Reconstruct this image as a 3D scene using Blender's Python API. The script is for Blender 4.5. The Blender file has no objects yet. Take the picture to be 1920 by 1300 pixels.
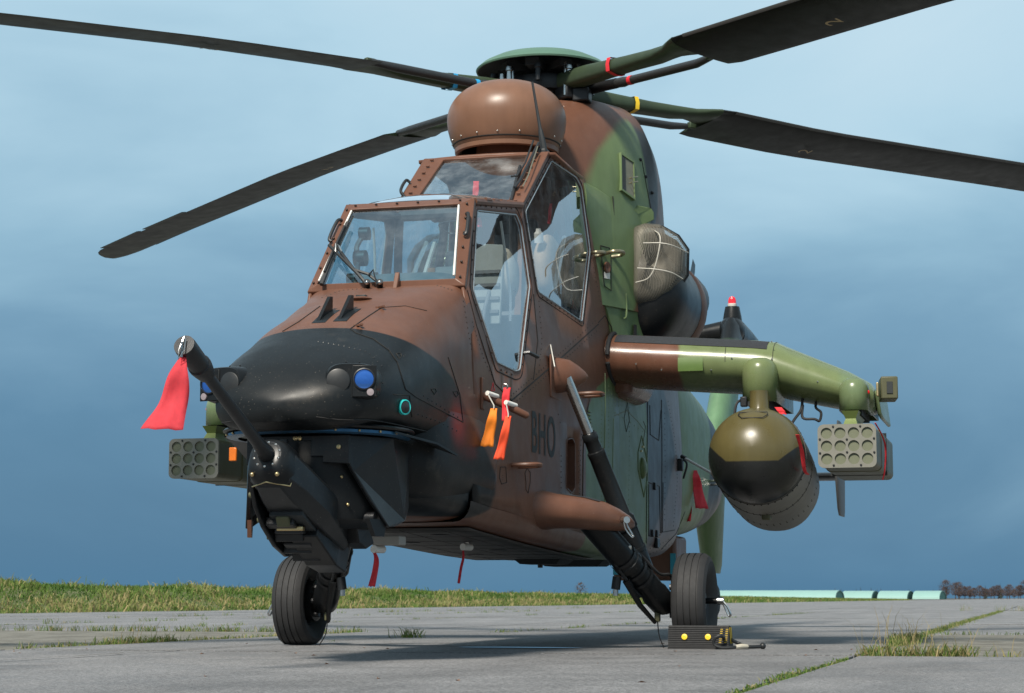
import bpy, bmesh, math, random
import numpy as np
from mathutils import Vector, Matrix
from mathutils.geometry import delaunay_2d_cdt

rnd = random.Random(7)
R = math.radians
scene = bpy.context.scene
COL = scene.collection

# ------------------------------------------------------------------ camera
# Aircraft axes: X forward, Y left, Z up; origin on the ground under the mast.
FPX, VA = 3733.0, R(14.87)                      # focal length in photo pixels, view yaw
CP = np.array([12.535, 3.113, 0.277])           # camera position
PITCH = math.atan((1122 - 640) / FPX)
DH = np.array([-math.cos(VA), -math.sin(VA), 0.])
RT = np.array([-math.sin(VA), math.cos(VA), 0.])
UPV = np.array([0, 0, 1.])
DV = DH * math.cos(PITCH) + UPV * math.sin(PITCH)
UV = UPV * math.cos(PITCH) - DH * math.sin(PITCH)

cam_d = bpy.data.cameras.new('camera')
cam = bpy.data.objects.new('camera', cam_d)
COL.objects.link(cam)
cam.matrix_world = Matrix(((RT[0], UV[0], -DV[0], CP[0]), (RT[1], UV[1], -DV[1], CP[1]),
                           (RT[2], UV[2], -DV[2], CP[2]), (0, 0, 0, 1)))
cam_d.sensor_width = 36
cam_d.lens = FPX / 1920 * 36
cam_d.shift_y = -10 / 1920
cam_d.clip_start = 0.05
cam_d.clip_end = 6000
cam_d.dof.use_dof = True
cam_d.dof.focus_distance = 9.5
cam_d.dof.aperture_fstop = 13
scene.camera = cam

# ------------------------------------------------------------------ world, sun, exposure
SUN_EL, SUN_AZ = R(46), R(-8)                  # azimuth measured from +X (nose) towards +Y
world = bpy.data.worlds.new('World')
scene.world = world
world.use_nodes = True
wt = world.node_tree
wt.nodes.clear()
def wn(t, **k):
    n = wt.nodes.new(t)
    for a, b in k.items(): setattr(n, a, b)
    return n
w_out = wn('ShaderNodeOutputWorld'); w_bg = wn('ShaderNodeBackground')
w_bg.inputs['Strength'].default_value = 0.1
w_sky = wn('ShaderNodeTexSky', sky_type='NISHITA', sun_disc=False)
w_sky.sun_elevation = SUN_EL
w_sky.sun_rotation = R(90) - SUN_AZ
w_sky.air_density = 1.2; w_sky.dust_density = 2.0
w_tc = wn('ShaderNodeTexCoord'); w_sep = wn('ShaderNodeSeparateXYZ')
wt.links.new(w_tc.outputs['Generated'], w_sep.inputs[0])
w_map = wn('ShaderNodeMapping'); w_map.inputs['Scale'].default_value = (2.0, 2.0, 5.0)
wt.links.new(w_tc.outputs['Generated'], w_map.inputs[0])
w_no = wn('ShaderNodeTexNoise'); w_no.inputs['Scale'].default_value = 1.9
w_no.inputs['Detail'].default_value = 6; w_no.inputs['Roughness'].default_value = 0.5
w_no.inputs['Distortion'].default_value = 0.4
wt.links.new(w_map.outputs[0], w_no.inputs['Vector'])
w_off = wn('ShaderNodeMath', operation='MULTIPLY_ADD')     # elevation bent by cloud noise
wt.links.new(w_no.outputs['Fac'], w_off.inputs[0]); w_off.inputs[1].default_value = 0.26
w_e = wn('ShaderNodeMath', operation='ADD'); w_e.inputs[1].default_value = -0.128
wt.links.new(w_sep.outputs['Z'], w_e.inputs[0]); wt.links.new(w_e.outputs[0], w_off.inputs[2])
w_rmp = wn('ShaderNodeValToRGB')
wt.links.new(w_off.outputs[0], w_rmp.inputs[0])
stops = [(0.0, (.070, .182, .305)), (0.05, (.087, .210, .340)), (0.11, (.152, .298, .432)), (0.17, (.252, .430, .560)),
         (0.25, (.41, .60, .715)), (0.34, (.50, .665, .76)), (0.7, (.34, .46, .54)), (1.0, (.32, .43, .51))]
cr = w_rmp.color_ramp
while len(cr.elements) < len(stops): cr.elements.new(0.5)
for el, (p, c) in zip(cr.elements, stops): el.position = p; el.color = (*c, 1)
w_mul = wn('ShaderNodeVectorMath', operation='SCALE'); w_mul.inputs['Scale'].default_value = 10.0
wt.links.new(w_rmp.outputs[0], w_mul.inputs[0])
w_mix = wn('ShaderNodeMixRGB'); w_mix.inputs[0].default_value = 0.93
wt.links.new(w_sky.outputs[0], w_mix.inputs[1]); wt.links.new(w_mul.outputs[0], w_mix.inputs[2])
wt.links.new(w_mix.outputs[0], w_bg.inputs['Color']); wt.links.new(w_bg.outputs[0], w_out.inputs[0])

sun_d = bpy.data.lights.new('sun', 'SUN')
sun_d.energy = 5.0; sun_d.angle = R(9); sun_d.color = (1.0, 0.93, 0.82)
sun = bpy.data.objects.new('sun', sun_d); COL.objects.link(sun)
sdir = Vector((math.cos(SUN_EL) * math.cos(SUN_AZ), math.cos(SUN_EL) * math.sin(SUN_AZ), math.sin(SUN_EL)))
sun.rotation_euler = sdir.to_track_quat('Z', 'Y').to_euler()
sun.location = (30, 0, 30)
vs = scene.view_settings
vs.view_transform = 'Standard'; vs.look = 'None'; vs.exposure = 0.2; vs.gamma = 1.0; vs.use_curve_mapping = False

# ------------------------------------------------------------------ pixel helpers (photo pixel -> point on a known surface)
def ray(u, v): return DV + RT * ((u - 960) / FPX) - UV * ((v - 640) / FPX)
def on(ax, val, u, v):
    q = ray(u, v); i = 'XYZ'.index(ax)
    return Vector(CP + q * ((val - CP[i]) / q[i]))
def side_y(X, Z):                                # half width of the fuselage flank
    b = np.interp(X, [-4.6, -2.6, -1.6, -.5, .5, 1.5, 2.6, 3.3, 4.0, 4.4],
                  [.49, .51, .57, .57, .545, .515, .485, .455, .43, .40])
    s = np.interp(X, [0, 1.4, 2.9], [.075, .10, .165])
    return float(b - s * max(0, Z - 1.477))
def side(u, v, off=0.0):
    Y = .45
    for _ in range(80):
        p = on('Y', Y, u, v); Y = .7 * Y + .3 * (side_y(p.x, p.z) + off)
    return on('Y', Y, u, v)

# ------------------------------------------------------------------ materials
class NT:
    """small node-expression helper"""
    def __init__(s, mat): s.t = mat.node_tree
    def node(s, t, **k):
        n = s.t.nodes.new(t)
        for a, b in k.items(): setattr(n, a, b)
        return n
    def put(s, sock, v):
        if v is None: return
        if isinstance(v, bpy.types.NodeSocket): s.t.links.new(v, sock)
        elif isinstance(v, (tuple, list)) and len(v) == 3 and sock.type == 'RGBA': sock.default_value = (*v, 1)
        else: sock.default_value = v
    def m(s, op, a, b=None, c=None):
        n = s.node('ShaderNodeMath', operation=op)
        for i, x in enumerate((a, b, c)):
            if x is not None: s.put(n.inputs[i], x)
        return n.outputs[0]
    def coord(s, kind='Object'): return s.node('ShaderNodeTexCoord').outputs[kind]
    def xyz(s, v=None):
        n = s.node('ShaderNodeSeparateXYZ'); s.put(n.inputs[0], v or s.coord()); return n.outputs
    def noise(s, scale, detail=3, rough=.5, vec=None, dist=0):
        n = s.node('ShaderNodeTexNoise'); s.put(n.inputs['Vector'], vec or s.coord())
        n.inputs['Scale'].default_value = scale; n.inputs['Detail'].default_value = detail
        n.inputs['Roughness'].default_value = rough; n.inputs['Distortion'].default_value = dist
        return n.outputs['Fac']
    def scaled(s, sc, vec=None):
        n = s.node('ShaderNodeMapping'); s.put(n.inputs[0], vec or s.coord()); n.inputs['Scale'].default_value = sc
        return n.outputs[0]
    def step(s, x, a, b):                        # smoothstep a..b
        n = s.node('ShaderNodeMapRange', interpolation_type='SMOOTHSTEP'); s.put(n.inputs[0], x)
        n.inputs[1].default_value = a; n.inputs[2].default_value = b
        return n.outputs[0]
    def mix(s, f, a, b, mode='MIX'):
        n = s.node('ShaderNodeMixRGB', blend_type=mode)
        s.put(n.inputs[0], f); s.put(n.inputs[1], a); s.put(n.inputs[2], b); return n.outputs[0]
    def interp(s, x, xs, ys):                    # piecewise linear curve
        lo, hi = min(ys), max(ys); d = (hi - lo) or 1
        mr = s.node('ShaderNodeMapRange'); s.put(mr.inputs[0], x)
        mr.inputs[1].default_value = xs[0]; mr.inputs[2].default_value = xs[-1]
        r = s.node('ShaderNodeValToRGB'); s.put(r.inputs[0], mr.outputs[0])
        e = r.color_ramp.elements
        while len(e) < len(xs): e.new(.5)
        for el, a, b in zip(e, xs, ys):
            el.position = (a - xs[0]) / (xs[-1] - xs[0]); g = (b - lo) / d; el.color = (g, g, g, 1)
        return s.m('MULTIPLY_ADD', r.outputs[0], d, lo)
    def bump(s, h, strength=.2, dist=.01):
        n = s.node('ShaderNodeBump'); s.put(n.inputs['Height'], h)
        n.inputs['Strength'].default_value = strength; n.inputs['Distance'].default_value = dist
        return n.outputs[0]

MATS = {}
def material(name, fn):
    if name in MATS: return MATS[name]
    m = bpy.data.materials.new(name); m.use_nodes = True
    m.node_tree.nodes.clear()
    n = NT(m); out = n.node('ShaderNodeOutputMaterial')
    m.node_tree.links.new(fn(n), out.inputs[0])
    MATS[name] = m
    return m
def principled(n, col, rough=.5, metal=0., spec=.5, normal=None, **k):
    p = n.node('ShaderNodeBsdfPrincipled')
    n.put(p.inputs['Base Color'], col); n.put(p.inputs['Roughness'], rough); n.put(p.inputs['Metallic'], metal)
    n.put(p.inputs['Specular IOR Level'], spec)
    if normal is not None: n.put(p.inputs['Normal'], normal)
    for a, b in k.items(): n.put(p.inputs[a.replace('_', ' ')], b)
    return p.outputs[0]
def simple(name, col, rough=.5, metal=0., var=.12, scale=14, bump=0., spec=.5, **k):
    def fn(n):
        a = n.noise(scale, 4); f = n.m('MULTIPLY_ADD', a, 2 * var, 1 - var)
        c = n.mix(1, col, f, 'MULTIPLY')
        r = n.m('MULTIPLY_ADD', n.noise(scale * 2.3, 3), .16, rough - .08)
        nm = n.bump(n.noise(scale * 9, 2), bump, .004) if bump else None
        return principled(n, c, r, metal, spec, nm, **k)
    return material(name, fn)

BROWN, GREEN, BLACK = (.130, .059, .037), (.110, .158, .068), (.0075, .009, .010)
def paint(n, base, rough=.40, dirt=.30, spec=.27):
    """matt military paint: mottling, vertical wash streaks, scuffs, slight skin waviness"""
    co = n.coord()
    mott = n.m('MULTIPLY_ADD', n.noise(3.1, 5, .6, co), .5, .75)
    strk = n.m('MULTIPLY_ADD', n.noise(1.0, 4, .6, n.scaled((16, 16, 1.6), co)), .36, .82)
    c = n.mix(1, base, mott, 'MULTIPLY'); c = n.mix(1, c, strk, 'MULTIPLY')
    spk = n.step(n.noise(120, 2, .6, co), .68, .74)
    c = n.mix(n.m('MULTIPLY', spk, dirt), c, (.30, .26, .21))
    gr = n.step(n.noise(5.5, 6, .65, co), .56, .75)
    c = n.mix(n.m('MULTIPLY', gr, dirt * .55), c, (.17, .14, .11))
    r = n.m('MULTIPLY_ADD', n.noise(9, 5, .6, co), .26, rough - .12)
    h = n.m('ADD', n.m('MULTIPLY', n.noise(2.6, 2, .5, co), 1.0), n.m('MULTIPLY', n.noise(220, 2, .5, co), .012))
    return principled(n, c, r, 0, spec, n.bump(h, .45, .025))
def wob(n, amp=.06, sc=2.2): return n.m('MULTIPLY_ADD', n.noise(sc, 2), 2 * amp, -amp)

def fuselage_paint(n):
    x, y, z = n.xyz()
    ay = n.m('ABSOLUTE', y)
    w = wob(n, .05, 3)
    c = BROWN
    # black nose: limit along the side, and height limit on the hood
    zz = n.m('ADD', z, n.m('MULTIPLY', n.m('MULTIPLY', y, y), .34))
    xb = n.interp(zz, [.67, .73, .79, .87, .95, 1.07, 1.24, 1.37, 1.43, 1.475, 1.55], [3.6, 3.2, 2.98, 2.90, 2.90, 3.08, 3.36, 3.55, 3.75, 4.05, 4.9])
    c = n.mix(n.step(n.m('SUBTRACT', n.m('ADD', x, n.m('MULTIPLY', w, .5)), xb), -.02, .05), c, BLACK)
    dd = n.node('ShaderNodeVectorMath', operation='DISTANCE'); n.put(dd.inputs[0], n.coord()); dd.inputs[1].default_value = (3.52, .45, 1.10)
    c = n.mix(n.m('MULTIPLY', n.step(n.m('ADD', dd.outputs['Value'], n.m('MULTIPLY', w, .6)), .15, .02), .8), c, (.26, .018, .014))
    # green mid body
    xg = n.interp(z, [.5, 1.30, 1.42, 1.55, 1.68, 1.8, 2.2], [1.12, 1.10, 1.02, .78, .35, .05, -.1])
    g = n.step(n.m('SUBTRACT', xg, n.m('ADD', x, n.m('MULTIPLY', w, .4))), -.015, .03)
    c = n.mix(g, c, GREEN)
    k = n.step(n.m('ADD', x, n.m('MULTIPLY', w, .1)), -.60, -.615)
    c = n.mix(k, c, (.030, .034, .043))
    xr = n.interp(z, [.5, .75, 1.0, 1.3, 1.6, 1.8, 2.1], [-.7, -.85, -1.3, -1.65, -1.5, -1.25, -1.1])
    c = n.mix(n.step(n.m('SUBTRACT', xr, n.m('ADD', x, w)), -.05, .05), c, (.125, .092, .088))
    c = n.mix(n.step(n.m('ADD', x, w), -2.18, -2.28), c, GREEN)
    c = n.mix(n.step(n.m('ADD', n.m('ADD', x, w), n.m('MULTIPLY', z, .25)), -3.2, -3.3), c, BLACK)
    c = n.mix(n.step(n.m('ADD', x, w), -4.15, -4.25), c, (.13, .072, .052))
    c = n.mix(n.step(n.m('ADD', x, w), -4.9, -5.0), c, GREEN)
    return paint(n, c)
def cowl_paint(n):
    x, y, z = n.xyz()
    w = wob(n, .05, 2.5)
    e = n.m('SUBTRACT', n.m('ABSOLUTE', y), n.m('MULTIPLY_ADD', n.m('SUBTRACT', z, 2.87), .22, .40))
    c = n.mix(n.m('MULTIPLY', n.step(n.m('ADD', e, w), -.02, .04), n.step(n.m('ADD', z, n.m('MULTIPLY', w, .6)), 3.46, 3.39)), BROWN, GREEN)
    c = n.mix(n.step(n.m('ADD', x, n.m('MULTIPLY', w, .4)), -.10, -.16), c, n.mix(n.step(z, 3.42, 3.34), BROWN, (.022, .025, .028)))
    c = n.mix(n.step(n.m('ADD', n.m('ADD', x, w), n.m('MULTIPLY', n.m('SUBTRACT', z, 2.9), .6)), -.30, -.36), c, BROWN)
    return paint(n, c)
def wing_paint(n):
    x, y, z = n.xyz()
    w = wob(n, .03, 4)
    c = n.mix(n.step(n.m('ADD', n.m('ABSOLUTE', y), w), .965, .995), BROWN, (.140, .175, .075))
    c = n.mix(n.step(n.m('ADD', n.m('ABSOLUTE', y), w), 1.93, 1.99), c, (.128, .172, .085))
    return paint(n, c, .27, .25, .42)
def tail_paint(n):
    x, y, z = n.xyz()
    w = wob(n, .12, 1.5)
    s = n.m('ADD', n.m('ADD', z, w), n.m('MULTIPLY', x, .04))
    c = n.mix(n.step(s, 1.42, 1.48), BLACK, (.11, .20, .11))
    c = n.mix(n.step(s, 2.55, 2.62), c, BLACK)
    return paint(n, c)
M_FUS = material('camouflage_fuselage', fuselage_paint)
M_COWL = material('camouflage_cowling', cowl_paint)
M_WING = material('camouflage_wing', wing_paint)
M_TAIL = material('camouflage_tail', tail_paint)
M_BROWN = material('brown_paint', lambda n: paint(n, BROWN))
M_STRIX = material('brown_sight_paint', lambda n: paint(n, (.175, .088, .053), .38, .12, .4))
M_GREEN = material('green_paint', lambda n: paint(n, GREEN))
M_BLACK = material('black_paint', lambda n: paint(n, (.008, .009, .010), .34, .16, .26))
M_DGREEN = material('dark_green_paint', lambda n: paint(n, (.038, .055, .031), .42, .08))
M_BLADE = material('blade_paint', lambda n: paint(n, (.012, .0125, .0105), .45, .06, .2))
M_OLIVE = material('olive_paint', lambda n: paint(n, (.085, .085, .047), .45, .15))
M_POD = material('olive_gloss', lambda n: paint(n, (.085, .070, .026), .24, .1, .4))
M_CAPGREY = simple('launcher_face', (.19, .185, .155), .5, .2, .1, 30)
M_TUBECAP = simple('tube_cap', (.125, .135, .085), .6, 0, .12, 30)
M_GUNMETAL = simple('gunmetal', (.020, .021, .023), .42, .4, .2, 40, .15)
M_STEEL = simple('steel', (.45, .45, .44), .25, 1., .15, 30)
M_ALU = simple('aluminium', (.62, .61, .58), .32, 1., .12, 30)
M_BRASS = simple('brass', (.55, .42, .22), .35, 1., .15, 40)
M_RUBBER = simple('rubber', (.017, .017, .018), .72, 0, .35, 22, .3)
M_BLKPLASTIC = simple('black_plastic', (.014, .015, .016), .45, 0, .2, 30)
M_CARBON = simple('carbon_tube', (.022, .023, .024), .4, 0, .5, 90, .4)
M_LINE = simple('panel_gap', (.010, .009, .008), .7)
M_RIVET = simple('rivet', (.040, .024, .017), .45, .1, .3, 50)
M_RIVETG = simple('rivet_green', (.16, .2, .1), .45, .1, .3, 50)
M_RED = simple('red_cloth', (.62, .022, .030), .75, 0, .18, 30, .2)
M_ORANGE = simple('orange_cloth', (.85, .22, .012), .75, 0, .15, 30, .2)
M_REDOR = simple('red_orange_cloth', (.80, .075, .02), .75, 0, .15, 30, .2)
M_WHITE = simple('white_paint', (.72, .70, .65), .5)
M_YELLOW = simple('yellow_paint', (.80, .52, .015), .5)
M_TEAL = simple('teal_placard', (.03, .26, .33), .45)
M_STRIPB = simple('blue_band', (.02, .32, .62), .5)
M_STRIPR = simple('red_band', (.62, .02, .03), .5)
M_GREY = simple('interior_grey', (.10, .115, .12), .6)
M_DARK = simple('interior_dark', (.020, .024, .027), .7)
M_TAN = simple('tan_canvas', (.42, .30, .19), .85, 0, .25, 18, .4)
M_KHAKI = simple('khaki_canvas', (.40, .37, .30), .85, 0, .25, 18, .4)
M_LBROWN = simple('brown_canvas', (.17, .085, .045), .85, 0, .3, 18, .4)
M_WALK = simple('antiskid', (.022, .025, .030), .85, 0, .3, 60, .5)
M_BLUE = simple('ring_blue', (.028, .105, .20), .3, .4, .5, 25)
M_PATCH = simple('fresh_green_patch', (.085, .145, .030), .5)
M_REDLENS = simple('red_lens', (.75, .015, .03), .15)
M_ORLENS = simple('orange_lens', (.85, .20, .02), .2)
M_CREAM = simple('cream_card', (.62, .60, .55), .6)
M_INK = simple('ink', (.016, .02, .022), .6)
M_CYAN = simple('cyan_ring', (.03, .52, .50), .4)
M_TANINK = simple('tan_ink', (.40, .30, .17), .6)
M_GOLD = simple('bare_tube', (.34, .30, .20), .3, .8)

def glass_fn(tint, base, rough=.015, dirt=.05):
    def fn(n):
        tr = n.node('ShaderNodeBsdfTransparent'); n.put(tr.inputs[0], tint)
        gl = n.node('ShaderNodeBsdfGlossy'); n.put(gl.inputs['Roughness'], rough); n.put(gl.inputs[0], (.9, .95, 1))
        ge = n.node('ShaderNodeNewGeometry'); dt = n.node('ShaderNodeVectorMath', operation='DOT_PRODUCT')
        n.put(dt.inputs[0], ge.outputs['Normal']); n.put(dt.inputs[1], ge.outputs['Incoming'])
        q = n.m('SUBTRACT', 1.0, n.m('ABSOLUTE', dt.outputs['Value']))
        f1 = n.m('MULTIPLY_ADD', n.m('POWER', q, 5.0), .96, .04)           # Schlick, then two surfaces
        f = n.m('ADD', n.m('MULTIPLY', f1, 1.6), base)
        s1 = n.node('ShaderNodeMixShader'); n.put(s1.inputs[0], n.m('MINIMUM', f, 1.0))
        n.t.links.new(tr.outputs[0], s1.inputs[1]); n.t.links.new(gl.outputs[0], s1.inputs[2])
        df = n.node('ShaderNodeBsdfDiffuse'); n.put(df.inputs[0], (.75, .82, .85))
        s2 = n.node('ShaderNodeMixShader')
        n.put(s2.inputs[0], n.m('MULTIPLY', n.step(n.noise(7, 5, .7), .35, .8), dirt))
        n.t.links.new(s1.outputs[0], s2.inputs[1]); n.t.links.new(df.outputs[0], s2.inputs[2])
        return s2.outputs[0]
    return fn
M_GLASS = material('canopy_glass', glass_fn((.92, .96, .98), .06, .01, .12))
M_WSCREEN = material('windscreen_glass', glass_fn((.58, .87, .97), .19, .01, .06))
M_LENS = material('lens_glass', lambda n: principled(n, (.05, .17, .55), .05, .7, 1.0))
def mesh_fn(n):
    u = n.node('ShaderNodeTexCoord').outputs['Object']; x, y, z = n.xyz(u)
    def w(a, k): return n.m('GREATER_THAN', n.m('SINE', n.m('MULTIPLY', a, k)), .45)
    f = n.m('MAXIMUM', w(n.m('ADD', y, n.m('MULTIPLY', x, .7)), 900), w(z, 900))
    tr = n.node('ShaderNodeBsdfTransparent'); s = n.node('ShaderNodeMixShader'); n.put(s.inputs[0], f)
    n.t.links.new(tr.outputs[0], s.inputs[1]); n.t.links.new(principled(n, (.17, .155, .125), .55, .35), s.inputs[2])
    return s.outputs[0]
M_MESH = material('intake_mesh', mesh_fn)
def cloth_trans(name, col, t=.35):
    def fn(n):
        d = principled(n, n.mix(1, col, n.m('MULTIPLY_ADD', n.noise(40, 3), .5, .75), 'MULTIPLY'), .8)
        tl = n.node('ShaderNodeBsdfTranslucent'); n.put(tl.inputs[0], col)
        s = n.node('ShaderNodeMixShader'); s.inputs[0].default_value = t
        n.t.links.new(d, s.inputs[1]); n.t.links.new(tl.outputs[0], s.inputs[2]); return s.outputs[0]
    return material(name, fn)
M_STREAM = cloth_trans('streamer_cloth', (.82, .085, .11), .5)

# ------------------------------------------------------------------ mesh builder
class MB:
    def __init__(s): s.v = []; s.f = []
    def add(s, vs, fs):
        o = len(s.v); s.v += [tuple(p) for p in vs]; s.f += [tuple(i + o for i in f) for f in fs]; return s
    def box(s, c, d, M=None):
        c = Vector(c); M = M or Matrix.Identity(3)
        vs = [c + M @ Vector((x * d[0] / 2, y * d[1] / 2, z * d[2] / 2)) for x in (-1, 1) for y in (-1, 1) for z in (-1, 1)]
        return s.add(vs, [(0, 1, 3, 2), (4, 6, 7, 5), (0, 4, 5, 1), (2, 3, 7, 6), (0, 2, 6, 4), (1, 5, 7, 3)])
    def loft(s, rings, closed=True, cap0=False, cap1=False):
        n = len(rings[0]); vs = [p for r in rings for p in r]; fs = []
        for i in range(len(rings) - 1):
            for j in range(n if closed else n - 1):
                k = (j + 1) % n
                fs.append((i * n + j, i * n + k, (i + 1) * n + k, (i + 1) * n + j))
        if cap0: fs.append(tuple(range(n - 1, -1, -1)))
        if cap1: fs.append(tuple((len(rings) - 1) * n + j for j in range(n)))
        return s.add(vs, fs)
    def lathe(s, o, ax, prof, n=28, cap0=False, cap1=False):
        o = Vector(o); ax = Vector(ax).normalized()
        e1 = ax.orthogonal().normalized(); e2 = ax.cross(e1)
        rings = [[o + ax * t + (e1 * math.cos(2 * math.pi * k / n) + e2 * math.sin(2 * math.pi * k / n)) * max(r, 1e-5) for k in range(n)] for t, r in prof]
        return s.loft(rings, True, cap0, cap1)
    def cyl(s, a, b, r0, r1=None, n=16):
        a = Vector(a); b = Vector(b)
        return s.lathe(a, b - a, [(0, r0), ((b - a).length, r0 if r1 is None else r1)], n, True, True)
    def tube(s, pts, r, n=8, cap=True):
        pts = [Vector(p) for p in pts]; rings = []; e1 = None
        for i, p in enumerate(pts):
            t = (pts[min(i + 1, len(pts) - 1)] - pts[max(i - 1, 0)]).normalized()
            e1 = t.orthogonal().normalized() if e1 is None else (e1 - t * e1.dot(t)).normalized()
            e2 = t.cross(e1); rr = r[i] if isinstance(r, (list, tuple)) else r
            rings.append([p + (e1 * math.cos(2 * math.pi * k / n) + e2 * math.sin(2 * math.pi * k / n)) * rr for k in range(n)])
        return s.loft(rings, True, cap, cap)
    def prism(s, poly, vec):
        vec = Vector(vec); n = len(poly); a = [Vector(p) for p in poly]; b = [p + vec for p in a]
        return s.add(a + b, [tuple(range(n - 1, -1, -1)), tuple(range(n, 2 * n))] + [(i, (i + 1) % n, n + (i + 1) % n, n + i) for i in range(n)])
    def ball(s, c, r, sc=(1, 1, 1), n=16, m=10):
        c = Vector(c); rings = []
        for i in range(m + 1):
            a = math.pi * i / m - math.pi / 2; q = max(math.cos(a), 1e-4)
            rings.append([c + Vector((math.cos(2 * math.pi * k / n) * q * sc[0], math.sin(2 * math.pi * k / n) * q * sc[1], math.sin(a) * sc[2])) * r for k in range(n)])
        return s.loft(rings)
    def mirror(s):
        m = MB(); m.v = [(x, -y, z) for x, y, z in s.v]; m.f = [tuple(reversed(f)) for f in s.f]; return m
    def build(s, name, mat, parent=None, smooth=38, bevel=0, kind=None, label=None, fix=True, solid=0):
        me = bpy.data.meshes.new(name); me.from_pydata(s.v, [], s.f)
        if fix:
            bm = bmesh.new(); bm.from_mesh(me)
            bmesh.ops.remove_doubles(bm, verts=bm.verts, dist=1e-5)
            bmesh.ops.recalc_face_normals(bm, faces=bm.faces); bm.to_mesh(me); bm.free()
        if smooth:
            me.shade_smooth(); me.set_sharp_from_angle(angle=R(smooth))
        me.materials.append(mat)
        o = bpy.data.objects.new(name, me); COL.objects.link(o)
        if solid:
            m = o.modifiers.new('solid', 'SOLIDIFY'); m.thickness = solid; m.offset = -1
        if bevel:
            m = o.modifiers.new('bevel', 'BEVEL'); m.width = bevel; m.segments = 2; m.limit_method = 'ANGLE'; m.angle_limit = R(40)
        if parent: o.parent = parent
        if kind: o['kind'] = kind
        if label: o['label'] = label
        return o

def thing(name, label, cat, loc=(0, 0, 0), group=None):
    o = bpy.data.objects.new(name, None); COL.objects.link(o); o.location = loc; o.empty_display_size = .2
    o['label'] = label; o['category'] = cat
    if group: o['group'] = group
    return o
def tag(o, label, cat, group=None):
    o['label'] = label; o['category'] = cat
    if group: o['group'] = group
    return o
def rebase(root):
    """children were modelled in world space: keep them in place under a moved root"""
    for c in root.children: c.location = Vector(c.location) - Vector(root.location)
def bezier(p, n=12):
    p = [Vector(q) for q in p]; out = []
    P = [p[0] * 2 - p[1]] + p + [p[-1] * 2 - p[-2]]
    for i in range(1, len(P) - 2):
        for k in range(n):
            t = k / n
            out.append(.5 * ((2 * P[i]) + (P[i + 1] - P[i - 1]) * t + (2 * P[i - 1] - 5 * P[i] + 4 * P[i + 1] - P[i + 2]) * t * t + (3 * P[i] - P[i - 1] - 3 * P[i + 1] + P[i + 2]) * t ** 3))
    out.append(p[-1]); return out
def text_mesh(txt, size, offset=0.0, space=1.0):
    cu = bpy.data.curves.new('lettering', 'FONT'); cu.body = txt; cu.size = size; cu.offset = offset; cu.align_x = 'LEFT'; cu.space_character = space
    o = bpy.data.objects.new('lettering', cu); COL.objects.link(o)
    dg = bpy.context.evaluated_depsgraph_get(); me = bpy.data.meshes.new_from_object(o.evaluated_get(dg))
    bpy.data.objects.remove(o); bpy.data.curves.remove(cu); return me

# ------------------------------------------------------------------ setting: ground, apron slabs, bank, hangars, trees
def soil_fn(n):
    c = n.mix(n.noise(3, 5), (.035, .032, .024), (.075, .066, .048))
    return principled(n, c, .95, normal=n.bump(n.noise(30, 4), .5, .02))
M_SOIL = material('joint_soil', soil_fn)
def asphalt_fn(n):
    co = n.coord()
    agg = n.noise(150, 3, .75, co); ag2 = n.noise(48, 3, .7, co)
    big = n.noise(.35, 5, .6, co); mid = n.noise(2.4, 6, .68, co)
    stre = n.noise(.6, 5, .6, n.scaled((.35, 3.0, 1), co))
    a = n.m('ADD', n.m('MULTIPLY', agg, .6), n.m('MULTIPLY', ag2, .4))
    c = n.mix(n.step(a, .38, .63), (.080, .080, .083), (.305, .300, .300))
    t = n.m('ADD', n.m('MULTIPLY', n.step(big, .3, .7), .30), n.m('MULTIPLY', n.step(mid, .32, .7), .24))
    t = n.m('ADD', t, n.m('MULTIPLY', n.step(stre, .3, .7), .24))
    c = n.mix(1, c, n.m('ADD', t, .56), 'MULTIPLY')
    st = n.step(n.noise(1.1, 6, .66, co), .57, .72)
    c = n.mix(n.m('MULTIPLY', st, .5), c, (.062, .060, .060))
    fine = n.step(n.noise(7, 5, .7, co), .60, .70)
    c = n.mix(n.m('MULTIPLY', fine, .35), c, (.075, .070, .066))
    dots = n.step(n.noise(30, 2, .5, co), .72, .75)
    c = n.mix(n.m('MULTIPLY', dots, .6), c, (.045, .038, .03))
    pale = n.step(n.noise(22, 3, .6, co), .70, .74)
    c = n.mix(n.m('MULTIPLY', pale, .35), c, (.45, .44, .42))
    r = n.m('MULTIPLY_ADD', n.step(mid, .35, .65), .22, .62)
    return principled(n, c, r, 0, .3, n.bump(n.m('ADD', a, n.m('MULTIPLY', mid, .6)), .7, .012))
M_ASPHALT = material('tarmac', asphalt_fn)
def oldcon_fn(n):
    co = n.coord()
    c = n.mix(n.step(n.noise(3, 6, .7, co), .32, .7), (.115, .108, .090), (.235, .225, .195))
    c = n.mix(n.m('MULTIPLY', n.step(n.noise(60, 4, .7, co), .55, .72), .7), c, (.06, .055, .045))
    c = n.mix(n.m('MULTIPLY', n.step(n.noise(45, 3, .6, co), .66, .72), .6), c, (.42, .40, .36))
    return principled(n, c, .85, 0, .3, n.bump(n.noise(70, 4, .7, co), .8, .01))
M_OLDCON = material('weathered_concrete', oldcon_fn)

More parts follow.
